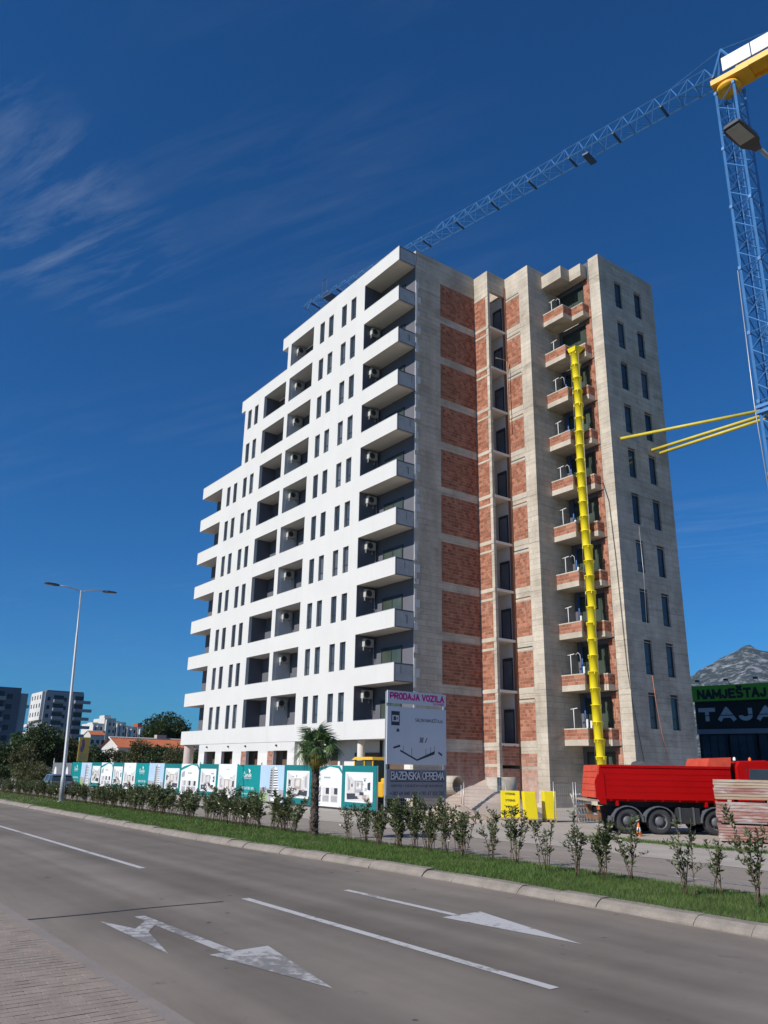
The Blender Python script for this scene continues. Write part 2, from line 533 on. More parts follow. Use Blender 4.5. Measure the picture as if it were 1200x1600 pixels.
leaf_mat('shrub_leaf', (0.04, 0.066, 0.022), (0.17, 0.20, 0.085), 0.24, 0.33)
leaf_mat('tree_leaf', (0.022, 0.045, 0.012), (0.075, 0.105, 0.03), 0.22, 0.55)
leaf_mat('tree_leaf_olive', (0.05, 0.065, 0.022), (0.13, 0.125, 0.05), 0.22, 0.6)
leaf_mat('palm_leaf', (0.04, 0.085, 0.025), (0.12, 0.19, 0.06), 0.2, 0.4)
leaf_mat('palm_leaf_old', (0.30, 0.22, 0.03), (0.42, 0.34, 0.07), 0.25, 0.6)
simple('bark', (0.13, 0.085, 0.055), 0.95, 0.3, 6, bmp=0.5)
simple('palm_bark', (0.085, 0.065, 0.05), 0.95, 0.4, 9, bmp=0.8, fine=0.3)
simple('truck_red', (0.40, 0.003, 0.003), 0.5, 0.10, 1.5, spec=0.12, fine=0.04)
simple('truck_red_sunlit', (0.58, 0.07, 0.035), 0.6, 0.2, 3)  # paler truck red, the sun on the tailgate put into the colour
simple('tyre', (0.045, 0.045, 0.047), 0.85, 0.2, 5)
simple('mudguard', (0.10, 0.11, 0.125), 0.6, 0.15, 4)
simple('chassis', (0.03, 0.03, 0.032), 0.7, 0.3, 4)
simple('rim', (0.13, 0.13, 0.135), 0.6, 0.35, 6, metal=0.2)
simple('wood_raw', (0.40, 0.30, 0.22), 0.85, 0.25, 4)
def _formwood(name, c0, c1, c2):
    mt, t, b = base_mat(name)
    f = pos_noise(t, 2.2, 6, 0.7, (0.5, 0.5, 6.0))
    c = ramp2(t, f, c0, c1, 0.35, 0.62)
    f2 = pos_noise(t, 1.7, 5, 0.65, (0.7, 0.7, 2.5), 0.4)
    c = ramp2(t, f2, c, c2, 0.50, 0.66)
    t.links.new(c, b.inputs['Base Color']); b.inputs['Roughness'].default_value = 0.85
    return mt
_formwood('form_wood_pale', (0.33, 0.19, 0.13), (0.42, 0.33, 0.23), (0.46, 0.39, 0.32))
_formwood('form_wood_red', (0.27, 0.085, 0.07), (0.38, 0.25, 0.21), (0.46, 0.41, 0.38))
simple('teal_print', (0.0, 0.235, 0.235), 0.5, 0.08, 0.6)
simple('teal_dark_print', (0.006, 0.17, 0.175), 0.5, 0.10, 0.6)
simple('white_print', (0.74, 0.76, 0.77), 0.5, 0.04, 1.0)
simple('print_sky', (0.42, 0.56, 0.74), 0.5, 0.1, 0.8)
simple('print_grey', (0.36, 0.36, 0.37), 0.5, 0.15, 2.0)
simple('print_light', (0.60, 0.58, 0.56), 0.5, 0.08, 2.0)
simple('print_dark', (0.045, 0.05, 0.065), 0.5, 0.2, 3.0)
simple('print_warm', (0.40, 0.33, 0.28), 0.5, 0.15, 2.0)
simple('print_green', (0.28, 0.40, 0.18), 0.5, 0.2, 2.0)
simple('sign_white', (0.62, 0.64, 0.68), 0.5, 0.05, 1.0)
simple('sign_grey', (0.23, 0.25, 0.29), 0.5, 0.06, 1.0)
simple('sign_pink', (0.62, 0.02, 0.22), 0.5, 0.05, 1.0)
simple('sign_ink', (0.035, 0.04, 0.06), 0.5, 0.05, 1.0)
simple('sign_yellow', (0.72, 0.46, 0.08), 0.5, 0.06, 1.0)
simple('sign_purple', (0.22, 0.12, 0.24), 0.5, 0.3, 2.5)
simple('ink_black', (0.015, 0.015, 0.015), 0.6, 0.05, 1.0)
simple('sheet_grey', (0.26, 0.28, 0.29), 0.5, 0.08, 1.0, metal=0.3)
simple('excavator_yellow', (0.72, 0.40, 0.03), 0.5, 0.12, 2.0)
simple('car_paint', (0.17, 0.21, 0.27), 0.28, 0.06, 2.0, metal=0.35)
simple('red_light', (0.16, 0.015, 0.015), 0.4, 0.05, 1)
simple('lamp_pole', (0.40, 0.42, 0.43), 0.5, 0.12, 2.0, metal=0.3)
simple('lamp_head', (0.045, 0.047, 0.05), 0.45, 0.1, 2.0)
simple('lamp_lens', (0.30, 0.32, 0.30), 0.3, 0.1, 6.0)
simple('roof_tile', (0.33, 0.095, 0.04), 0.8, 0.2, 1.2)
simple('house_wall', (0.55, 0.53, 0.50), 0.85, 0.08, 0.5)
simple('far_white', (0.62, 0.60, 0.57), 0.85, 0.08, 0.1)
simple('far_grey', (0.30, 0.31, 0.34), 0.85, 0.08, 0.1)
simple('far_dark', (0.13, 0.14, 0.18), 0.85, 0.1, 0.1)
simple('far_window', (0.02, 0.024, 0.03), 0.2, 0.3, 0.2)
simple('gutter_sand', (0.235, 0.205, 0.183), 0.95, 0.14, 2.0, bmp=0.3, fine=0.12)
simple('shop_green', (0.10, 0.34, 0.025), 0.5, 0.05, 0.6)
simple('shop_black', (0.012, 0.013, 0.015), 0.35, 0.2, 0.6)
simple('shop_silver', (0.42, 0.44, 0.46), 0.45, 0.05, 1.0)
simple('shop_grey', (0.20, 0.22, 0.25), 0.5, 0.1, 1.0)
simple('cone_orange', (0.80, 0.16, 0.03), 0.5, 0.05, 2)
simple('rust', (0.20, 0.10, 0.055), 0.85, 0.3, 4)
simple('rope_orange', (0.45, 0.20, 0.12), 0.8, 0.1, 3)
simple('cable_black', (0.02, 0.02, 0.02), 0.6, 0.1, 3)
simple('tarp_green', (0.02, 0.06, 0.05), 0.8, 0.2, 3)
simple('gravel_dark', (0.075, 0.078, 0.082), 0.95, 0.3, 6, bmp=0.5, fine=0.3)
M = MATS

def text_mesh(s, size, mat, width=None, bold=0.0, extrude=0.004, shear=0.0):
    """flat lettering in the XZ plane, reading along +X, facing -Y, lower left corner at the origin"""
    PLAIN = {'\u0160': 'S', '\u017d': 'Z', '\u010c': 'C'}
    plain = ''.join(PLAIN.get(ch, ch) for ch in s)
    def measure(q):
        c2 = bpy.data.curves.new('measure', 'FONT'); c2.body = q; c2.size = 1.0; c2.offset = bold
        o2 = bpy.data.objects.new('measure', c2); COL.objects.link(o2)
        m2 = bpy.data.meshes.new_from_object(o2.evaluated_get(bpy.context.evaluated_depsgraph_get()))
        xs_ = [v.co.x for v in m2.vertices]; ys_ = [v.co.y for v in m2.vertices]
        bpy.data.objects.remove(o2); bpy.data.curves.remove(c2); bpy.data.meshes.remove(m2)
        return min(xs_), max(xs_), max(ys_)
    cars = []
    for i_, ch in enumerate(s):
        if ch in PLAIN:
            hi_ = measure(plain[:i_ + 1])[1]
            a0_, a1_, top_ = measure(plain[i_])
            cars.append((hi_ - (a1_ - a0_) / 2, top_ + .07, (a1_ - a0_) * .62))
    cu = bpy.data.curves.new('lettering', 'FONT')
    cu.body = plain; cu.size = 1.0; cu.offset = bold; cu.extrude = 0.0; cu.shear = shear
    cu.resolution_u = 3
    o = bpy.data.objects.new('lettering', cu)
    COL.objects.link(o)
    dg = bpy.context.evaluated_depsgraph_get()
    me = bpy.data.meshes.new_from_object(o.evaluated_get(dg))
    bpy.data.objects.remove(o); bpy.data.curves.remove(cu)
    if cars:                                  # the built-in font has no letters with a caron: add it
        bm_v = [tuple(v.co) for v in me.vertices]; bm_f = [tuple(p.vertices) for p in me.polygons]
        for (cx, cy, w_) in cars:
            i = len(bm_v); h_ = w_ * .42; t_ = w_ * .30
            bm_v += [(cx - w_ / 2, cy + h_, 0), (cx - w_ / 2 + t_, cy + h_, 0), (cx, cy + t_ * .8, 0), (cx, cy - t_ * .3, 0), (cx + w_ / 2 - t_, cy + h_, 0), (cx + w_ / 2, cy + h_, 0)]
            bm_f += [(i, i + 3, i + 2, i + 1), (i + 2, i + 3, i + 5, i + 4)]
        me2 = bpy.data.meshes.new('lettering'); me2.from_pydata(bm_v, [], bm_f); bpy.data.meshes.remove(me); me = me2
    n = len(me.vertices)
    co = np.empty(n * 3); me.vertices.foreach_get('co', co); co = co.reshape(-1, 3)
    lo = co.min(0); hi = co.max(0)
    sx = size / (hi[1] - lo[1]); sxx = sx if width is None else width / (hi[0] - lo[0])
    x = (co[:, 0] - lo[0]) * sxx; z = (co[:, 1] - lo[1]) * sx
    me.vertices.foreach_set('co', np.stack([x, np.zeros(n), z], 1).ravel())
    me.materials.clear(); me.materials.append(mat)
    me.update()
    return me

def _arc(cx, cy, rx, ry, a0, a1, n=7):
    return [(cx + rx * math.cos(R(a0 + (a1 - a0) * i / n)), cy + ry * math.sin(R(a0 + (a1 - a0) * i / n))) for i in range(n + 1)]
GLY = {
 'A': [[(0, 0), (.5, 1), (1, 0)], [(.2, .33), (.8, .33)]], 'E': [[(1, 0), (0, 0), (0, 1), (1, 1)], [(0, .52), (.85, .52)]],
 'B': [[(0, 0), (0, 1), (.6, 1)] + _arc(.6, .77, .35, .23, 90, -90) + [(0, .54)], [(.6, .54)] + _arc(.6, .27, .4, .27, 90, -90) + [(0, 0)]],
 'D': [[(0, 0), (0, 1), (.45, 1)] + _arc(.45, .5, .55, .5, 90, -90, 10) + [(0, 0)]], 'G': [_arc(.5, .5, .5, .5, 50, 340, 14) + [(1, .48), (.55, .48)]],
 'I': [[(.5, 0), (.5, 1)]], 'J': [[(.85, 1), (.85, .32)] + _arc(.45, .32, .4, .32, 0, -180, 8)], 'K': [[(0, 0), (0, 1)], [(1, 1), (.05, .42)], [(.35, .62), (1, 0)]],
 'L': [[(0, 1), (0, 0), (1, 0)]], 'M': [[(0, 0), (0, 1), (.5, .25), (1, 1), (1, 0)]], 'N': [[(0, 0), (0, 1), (1, 0), (1, 1)]],
 'O': [_arc(.5, .5, .5, .5, 0, 360, 18)], 'P': [[(0, 0), (0, 1), (.6, 1)] + _arc(.6, .72, .4, .28, 90, -90) + [(0, .44)]],
 'R': [[(0, 0), (0, 1), (.6, 1)] + _arc(.6, .74, .38, .26, 90, -90) + [(0, .48)], [(.5, .48), (1, 0)]],
 'S': [_arc(.5, .75, .46, .25, 30, 270, 9) + _arc(.5, .25, .48, .25, 90, -150, 9)], 'T': [[(0, 1), (1, 1)], [(.5, 1), (.5, 0)]],
 'V': [[(0, 1), (.5, 0), (1, 1)]], 'Y': [[(0, 1), (.5, .48), (1, 1)], [(.5, .48), (.5, 0)]], 'Z': [[(0, 1), (1, 1), (0, 0), (1, 0)]],
}
GLY['\u0160'] = GLY['S'] + [[(.22, 1.34), (.5, 1.16), (.78, 1.34)]]
GWD = {'I': .3, 'M': 1.15, 'J': .8, 'L': .8, 'E': .82}
def block_text(s, h, width, mat, th=.2, depth=0.0):
    """heavy block lettering drawn with strokes; same frame as text_mesh; th is the stroke as a share of the height"""
    gap = th * 1.45
    tot = sum(.62 if c == ' ' else GWD.get(c, .92) + gap for c in s) - gap
    k = (width - th * h) / (tot * h)
    x = th / 2; mb = MB(); w = th * h / 2; lay = 0
    for c in s:
        if c == ' ': x += .62; continue
        gw = GWD.get(c, .92)
        for pl in GLY[c]:
            P_ = [((x - th / 2 + p[0] * gw) * h * k + th * h / 2, th * h / 2 + p[1] * h * (1 - th)) for p in pl]
            for i in range(len(P_) - 1):
                (ax, az), (bx, bz) = P_[i], P_[i + 1]
                L_ = math.hypot(bx - ax, bz - az) + 1e-9; ux, uz = (bx - ax) / L_, (bz - az) / L_
                e = w * (.9 if len(P_) < 6 else .35)
                a0 = e if True else 0
                ax2, az2, bx2, bz2 = ax - ux * a0, az - uz * a0, bx + ux * a0, bz + uz * a0
                if len(P_) == 2 or (len(P_) < 6 and (i == 0 or i == len(P_) - 2)):
                    pass
                y = -.0004 * (lay % 5); lay += 1
                mb.face([(ax2 - uz * -w, y, az2 + ux * -w), (bx2 - uz * -w, y, bz2 + ux * -w), (bx2 - uz * w, y, bz2 + ux * w), (ax2 - uz * w, y, az2 + ux * w)])
        x += gw + gap
    return mb.mesh('lettering', mat)
# ---------------------------------------------------------------- ground, roads, pavement
def project(p):
    v = Vector(p) - Vector((0, 0, CAM_H))
    d = v.dot(fw)
    if d <= 0.1: return (-9999, -9999, d)
    return (600 + FPX * v.dot(rt2) / d, 800 - FPX * v.dot(up2) / d, d)

def sheet(name, x0, x1, y0, y1, z, mat, label, cat='ground', kind='structure'):
    mb = MB(); mb.face([(x0, y0, z), (x1, y0, z), (x1, y1, z), (x0, y1, z)])
    return tag(mb.build(name, mat), label, cat, kind=kind)

sheet('ground', -4600, 4600, -4600, 4600, -0.05, M['field'], 'flat land reaching out to the horizon')
sheet('road', -600, 120, 2.6, 11.2, 0.0, M['asphalt'], 'near carriageway of grey asphalt with two lanes', 'road')
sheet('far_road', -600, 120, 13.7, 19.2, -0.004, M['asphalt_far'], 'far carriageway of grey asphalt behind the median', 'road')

def ragged(name, x0, x1, y0, y1, z, mat, label, amp=0.35, step=0.6):
    mb = MB()
    xs = np.arange(x0, x1, step)
    lo = [(x, y0 + amp * (mnoise.noise(Vector((x * 0.35, y0, 0))) + 0.5 * mnoise.noise(Vector((x * 1.3, y0, 5)))), z) for x in xs]
    for i in range(len(xs) - 1):
        mb.face([lo[i], lo[i + 1], (xs[i + 1], y1, z), (xs[i], y1, z)])
    return tag(mb.build(name, mat), label, 'ground', kind='structure')
ragged('site_ground', -120, 60, 18.3, 62, 0.004, M['dust'], 'pale dusty ground of the building site')
sheet('pavement_bed', -60, 20, -8, 3.05, 0.003, M['sand_joint'], 'sandy bed between the pavers of the near pavement')
ragged('gutter_dust', -60, 20, 2.92, 3.2, 0.006, M['gutter_sand'], 'strip of sand blown along the edge of the pavement', 0.10, 0.3)

# pavers: long side across the pavement, every second column shifted
PL, PW = 0.25, 0.125
pav = tag(bpy.data.objects.new('pavement', None), 'near pavement of rectangular grey pavers', 'pavement', kind='structure')
COL.objects.link(pav); ORG['pavement'] = Vector((0, 0, 0))
def paver_mesh(dz, tx):
    mb = MB(); a, b_, c = PW / 2 - 0.0016, PL / 2 - 0.0024, 0.0018
    z1 = 0.02
    mb.hexa([(-a, -b_, -0.03), (a, -b_, -0.03), (a, b_, -0.03), (-a, b_, -0.03), (-a + c, -b_ + c, z1 - tx), (a - c, -b_ + c, z1 + tx), (a - c, b_ - c, z1 + tx), (-a + c, b_ - c, z1 - tx)])
    return mb
pv_meshes = [paver_mesh(0, t).mesh('paver', M['paver']) for t in (-0.001, -0.0005, 0.0, 0.0005, 0.001)]
cand = []
for i in range(int(46 / PW)):
    x = -40 + i * PW
    off = (i % 2) * PL / 2
    for j in range(34):
        y = 3.03 - PL / 2 - j * PL + off
        if y - PL / 2 > 3.0: continue
        cand.append((x, y, y + PL / 2 > 3.04))
vis = []
for x, y, hf in cand:
    q = project((x, y, 0.02))
    if -30 < q[0] < 1230 and 0 < q[1] < 1630: vis.append((q[2], x, y, hf))
vis.sort()
near = set((x, y, hf) for _, x, y, hf in vis[:300])
for x, y, hf in near:
    o = link('paver', random.choice(pv_meshes), pav, (x + rand(-.001, .001), (y - PL / 4 if hf else y) + rand(-.001, .001), rand(-0.0018, 0.0)))
    if hf: o.scale = (1, .49, 1)
rest = MB()
proto = paver_mesh(0, 0.001)
for x, y, hf in cand:
    if (x, y, hf) in near: continue
    i0 = len(rest.v); dz = rand(-0.0018, 0.0)
    rest.v += [(a + x, b_ * (.49 if hf else 1) + (y - PL / 4 if hf else y), c + dz) for a, b_, c in proto.v]
    for k, f in enumerate(proto.f):
        if k == 0: continue
        rest.f.append(tuple(q + i0 for q in f)); rest.m.append(0); rest.s.append(False)
rest.build('more_pavers', M['paver'], pav, kind='stuff')

# road markings
mk = MB()
mk.face([(-75, 6.46, .005), (-17.03, 6.46, .005), (-17.03, 6.60, .005), (-75, 6.60, .005)])
o = tag(mk.build('lane_line', M['road_paint']), 'long white lane line running off to the left', 'road marking', kind='structure')
mk = MB()
mk.face([(-12.52, 6.46, .005), (-6.05, 6.50, .005), (-6.05, 6.63, .005), (-12.52, 6.60, .005)])
tag(mk.build('lane_dash', M['road_paint']), 'white lane dash in the middle of the near carriageway', 'road marking', kind='structure')
mk = MB()
mk.face([(-12.5, 8.39, .005), (-9.6, 8.39, .005), (-9.6, 8.52, .005), (-12.5, 8.52, .005)])
mk.face([(-9.6, 8.16, .005), (-7.3, 8.44, .005), (-9.68, 8.97, .005)])
tag(mk.build('lane_arrow', M['road_paint']), 'white straight-on arrow in the lane beside the median', 'road marking', kind='structure')
mk = MB()
mk.face([(-11.82, 4.48, .005), (-9.16, 4.54, .005), (-9.16, 4.70, .005), (-11.82, 4.63, .005)])
mk.face([(-9.12, 4.36, .005), (-7.2, 4.75, .005), (-9.2, 5.14, .005)])
mk.face([(-11.45, 4.50, .0049), (-11.1, 4.50, .0049), (-10.45, 4.12, .0049), (-10.75, 4.05, .0049)])
mk.face([(-11.7, 3.97, .0052), (-9.4, 4.0, .0052), (-10.75, 4.27, .0052)])
tag(mk.build('worn_lane_arrow', M['road_paint_worn']), 'worn white straight and turn arrow in the near lane', 'road marking', kind='structure')
mk = MB()
ys = np.linspace(3.1, 6.1, 14)
xs = [-12.32 + 0.03 * math.sin(y * 2.1) - 0.03 * (y - 3) + rand(-.008, .008) for y in ys]
for i in range(13):
    mk.face([(xs[i] - .022, ys[i], .0055), (xs[i] + .022, ys[i], .0055), (xs[i + 1] + .022, ys[i + 1], .0055), (xs[i + 1] - .022, ys[i + 1], .0055)])
tag(mk.build('tar_joint', M['tar_seal']), 'dark sealed crack across the near lane', 'road marking', kind='structure')
mk = MB()
mk.face([(-75, 15.45, .002), (3, 15.45, .002), (3, 15.55, .002), (-75, 15.55, .002)])
tag(mk.build('edge_line', M['road_paint_worn']), 'thin pale line along the far carriageway', 'road marking', kind='structure')

# median: kerbs, soil, grass
def yk(x):
    s = min(1, max(0, (x + 25) / 13)); s = s * s * (3 - 2 * s)
    return 10.06 + 0.70 * s
kb = tag(bpy.data.objects.new('median_kerb', None), 'weathered stone kerb along the grassy median', 'kerb', kind='structure')
COL.objects.link(kb); ORG['median_kerb'] = Vector((0, 0, 0))
def kerb_mesh(L, h, k):
    mb = MB(); e = L / 2 - 0.004
    pr = [(0, -0.05), (0.0, 0.025), (0.05, h * 0.62), (0.14, h), (0.34, h + .004), (0.34, -0.05)]
    n = len(pr)
    nx = 5
    for s in range(nx):
        xx = -e + 2 * e * s / (nx - 1)
        for q, (a, z) in enumerate(pr):
            j = 0.007 * mnoise.noise(Vector((xx * 4 + k * 7, a * 9, z * 9)))
            c = 0.004 if s in (0, nx - 1) and q in (2, 3) else 0
            mb.v.append((xx, a + j + c, z + j - c * .6))
    for s in range(nx - 1):
        for q in range(n - 1):
            mb.f.append((s * n + q, (s + 1) * n + q, (s + 1) * n + q + 1, s * n + q + 1)); mb.m.append(0); mb.s.append(False)
    mb.f.append(tuple(range(n))); mb.m.append(0); mb.s.append(False)
    mb.f.append(tuple((nx - 1) * n + q for q in reversed(range(n)))); mb.m.append(0); mb.s.append(False)
    return mb.mesh('kerb_stone', M['kerb_stone'])
KL = 0.85
kms = [kerb_mesh(KL, 0.125 + 0.006 * (k % 3), k) for k in range(6)]
x = -74.0; kn = 0
while x < 4:
    a = math.atan2(yk(x + .4) - yk(x - .4), 0.8)
    if True:
        o = link('kerb_stone', kms[kn % 6], kb, (x, yk(x) + rand(-.012, .012), rand(-.012, .006)), a + rand(-.012, .012))
    x += KL * math.cos(a); kn += 1
mb = MB()
for i in range(100):
    x0, x1 = -600 + i * 5.4, -600 + (i + 1) * 5.4
mb.box(-600, -74.4, 10.06, 10.4, -.05, .125)
mb.box(-600, 4, 13.72, 13.9, -.05, 0.115)
mb.build('kerb_run', M['kerb_stone'], kb)

mb = MB()
XS = np.linspace(-120, 4, 250)
for i in range(len(XS) - 1):
    a, b_ = XS[i], XS[i + 1]
    mb.face([(a, yk(a) + .30, .10), (b_, yk(b_) + .30, .10), (b_, 13.76, .10), (a, 13.76, .10)])
mb.face([(-600, 10.36, .10), (-120, 10.36, .10), (-120, 13.76, .10), (-600, 13.76, .10)])
tag(mb.build('median', M['soil']), 'earth of the median strip', 'ground', kind='structure')

def blades(n, xf, yf, zf, hmin, hmax, w):
    P = np.zeros((n, 3)); P[:, 0] = xf; P[:, 1] = yf; P[:, 2] = zf
    h = np.random.uniform(hmin, hmax, n)
    a = np.random.uniform(0, 2 * np.pi, n)
    lean = np.random.normal(0, 0.45, (n, 2)) * h[:, None]
    ww = np.random.uniform(.6, 1.3, n) * w
    d = np.stack([np.cos(a), np.sin(a)], 1) * ww[:, None]
    v = np.zeros((n, 3, 3))
    v[:, 0] = P; v[:, 0, :2] -= d
    v[:, 1] = P; v[:, 1, :2] += d
    v[:, 2] = P; v[:, 2, :2] += lean; v[:, 2, 2] += h
    return v.reshape(-1, 3)
def np_mesh(name, v, k, mat):
    """every k vertices form one face"""
    me = bpy.data.meshes.new(name)
    n = len(v) // k
    me.vertices.add(len(v)); me.vertices.foreach_set('co', np.ascontiguousarray(v, dtype=np.float32).ravel())
    me.loops.add(len(v)); me.loops.foreach_set('vertex_index', np.arange(len(v), dtype=np.int32))
    me.polygons.add(n)
    me.polygons.foreach_set('loop_start', np.arange(0, len(v), k, dtype=np.int32))
    me.polygons.foreach_set('loop_total', np.full(n, k, dtype=np.int32))
    me.materials.append(mat)
    me.update(calc_edges=True); me.validate()
    return me
vs = []
for (xa, xb, n, w) in ((-11, -1, 46000, .0042), (-22, -11, 42000, .006), (-45, -22, 40000, .010), (-120, -45, 24000, .018)):
    xf = np.random.uniform(xa, xb, n)
    yl = np.array([yk(q) for q in np.linspace(xa, xb, 60)])
    ylo = np.interp(xf, np.linspace(xa, xb, 60), yl) + .24
    u_ = np.random.uniform(0, 1, n)
    yf = ylo + (13.74 - ylo) * u_
    # patchy: drop blades where a slow noise is low, more so at the road edge
    keep = np.array([mnoise.noise(Vector((a * .8, b_ * 1.6, 1))) + .45 + .35 * min(1, (b_ - c) / .4) > rand(0, .55) for a, b_, c in zip(xf, yf, ylo)])
    hs_ = np.where(yf > 13.0, 1.25, 1.0)
    v = blades(int(keep.sum()), xf[keep], yf[keep], .095, .03, .10, w)
    vs.append(v)
g = link('grass', np_mesh('grass', np.concatenate(vs), 3, M['grass_blade']))
tag(g, 'short green grass on the median', 'grass', kind='stuff')
# grass strip before the truck
n = 9000
t_ = np.random.uniform(0, 1, n)
xf = -18.5 + 14 * t_; yf = 21.9 + 0.9 * t_ * 1.0 + np.random.normal(0, .16, n)
g = link('verge_grass', np_mesh('verge_grass', blades(n, xf, yf, 0, .03, .12, .009), 3, M['grass_blade']))
tag(g, 'narrow strip of grass in front of the red truck', 'grass', kind='stuff')
# ---------------------------------------------------------------- the apartment building
FY = 28.4                                   # plane of the white street front
def zp(k): return 4.78 + 3.2 * (k - 1)      # top of the parapet band of a storey
def zb(k): return 3.68 + 3.2 * (k - 1)      # underside of that band
BLD = thing('apartment_building', (-50, 37, 0), 'ten storey apartment block, white street front and raw concrete and brick side', 'building')

# window shared by all storeys
def window_meshes(w, h, rail, depth=0.07, fr=0.055, split=False):
    f = MB(); x0, x1 = -w / 2, w / 2
    f.box(x0, x0 + fr, 0, depth, 0, h); f.box(x1 - fr, x1, 0, depth, 0, h)
    f.box(x0 + fr, x1 - fr, 0, depth, 0, fr); f.box(x0 + fr, x1 - fr, 0, depth, h - fr, h)
    f.box(x0 + fr, x1 - fr, 0.004, depth, h - fr - 0.13, h - fr)             # shutter box
    if rail: f.box(x0 + fr, x1 - fr, 0.006, depth, rail, rail + fr)
    if split: f.box(-fr / 2, fr / 2, 0.006, depth, fr, h - fr - .13)
    p = MB(); p.box(x0 + fr, x1 - fr, 0.03, 0.045, fr, h - fr)
    return f.mesh('window', M['anthracite']), p
wf, wpn = window_meshes(0.66, 1.86, 0.60)
pane_a = [wpn.mesh('pane', M[q]) for q in ('glass', 'glass_mid', 'glass_pale', 'glass', 'glass_mid')]
def add_window(loc, fm, pm, rz=0.0):
    o = link('window', fm, BLD, Vector(loc) - ORG[BLD.name], rz)
    link('pane', pm, o)
    return o

def bar_mesh(w): return None
# storey by storey: piers between the openings
WIN = [(-62.83, -62.17), (-61.52, -60.86), (-59.70, -59.04), (-58.45, -57.79), (-47.88, -47.22), (-46.60, -45.94), (-44.78, -44.12), (-43.52, -42.86)]
BAL3, BALM, BALR = (-56.75, -53.0), (-52.45, -48.85), (-41.78, -37.68)
for k in range(1, 11):
    left = -63.9 if k <= 7 else (-60.3 if k <= 9 else -52.95)
    ops = [(a, b_, 'w') for a, b_ in WIN if a > left]
    if k <= 9: ops.append((*BAL3, 'b'))
    ops.append((*BALM, 'b')); ops.sort()
    mb = MB()
    x = left; z0, z1 = zp(k), zb(k + 1)
    for a, b_, t in ops:
        mb.box(x, a, FY, FY + .25, z0, z1)
        if t == 'w': mb.box(a, b_, FY, FY + .25, z0 + 1.80, z1)
        x = b_
    mb.box(x, BALR[0], FY, FY + .25, z0, z1)
    build_split(mb, 'front_wall', M['white_render'], BLD)
    for a, b_, t in ops:
        if t == 'w':
            add_window(((a + b_) / 2, FY + .13, z0 - .06), wf, random.choice(pane_a))

# the continuous white bands
for k in range(1, 12):
    left = -68.2 if k <= 8 else (-60.3 if k == 9 else (-61.05 if k == 10 else -53.9))
    mb = MB()
    mb.box(left, -41.78, FY, FY + .25, zb(k), zp(k))
    mb.box(-41.78, -37.68, FY, FY + .05, zb(k), zp(k))
    if k == 10: mb.box(left, -60.35, FY + .25, 46.3, zb(k), zp(k))
    if k == 11: mb.box(left, -52.95, FY + .25, 46.3, zb(k), zp(k))
    if k <= 8: mb.box(left, left + .2, FY + .25, 29.85, zb(k), zp(k))
    mb.build('parapet_band', M['white_render'], BLD)
    # thin metal capping that reads as a darker line
    cp = MB()
    capx = [(BAL3, k <= 9), (BALM, k <= 10), ((-68.2, -63.9), k <= 7)]
    for (a, b_), ok in capx:
        if ok: cp.box(a + .005, b_ - .005, FY - .008, FY + .25, zp(k) + .001, zp(k) + .022)
    cp.box(-41.775, -37.67, FY - .008, FY + .13, zp(k) + .001, zp(k) + .024)
    if k == 11: cp.box(-53.91, -41.78, FY - .01, FY + .26, zp(k) + .001, zp(k) + .02)
    if k == 10: cp.box(-61.06, -53.0, FY - .01, FY + .26, zp(k) + .001, zp(k) + .02)
    if k == 8: cp.box(-68.2, -60.3, FY - .01, FY + .26, zp(k) + .001, zp(k) + .02)
    build_split(cp, 'capping', M['steel'], BLD)
    # unpainted end of the corner balcony
    en = MB()
    en.box(-37.83, -37.682, FY + .05, 29.86, zb(k) + .012, zp(k) - .004, 0)
    en.box(-37.684, -37.668, FY + .05, 29.86, zp(k) - .085, zp(k) - .002, 1)
    en.box(-37.684, -37.668, FY + .05, 29.86, zb(k) + .012, zb(k) + .06, 1)
    en.box(-37.684, -37.668, FY + .05, FY + .10, zb(k) + .06, zp(k) - .085, 1)
    if k % 3 == 0:
        en.tube([(-37.66, 29.2, zb(k) + .75), (-37.66, 29.35, zb(k) + .78), (-37.66, 29.36, zb(k) + .3)], .022, 6, 1)
    else:
        yy = 28.7 + .11 * k
        en.box(-37.683, -37.672, yy, yy + .03, zb(k) + .45, zb(k) + .95, 1)
    en.build('balcony_end', [M['raw_render'], M['grey_render']], BLD)
    # slabs behind the band
    sl = MB()
    if k <= 8: sl.box(left + .2, -63.9, FY + .25, 29.85, zb(k), zb(k) + .22)
    rng = []
    if k <= 10: rng.append(BAL3)
    rng.append(BALM)
    for a, b_ in rng: sl.box(a - .2, b_ + .2, FY + .25, 29.85, zb(k), zb(k) + .22)
    sl.box(-41.9, -37.83, FY + .05, 29.86, zb(k), zb(k) + .24)
    build_split(sl, 'balcony_slab', M['soffit'], BLD)

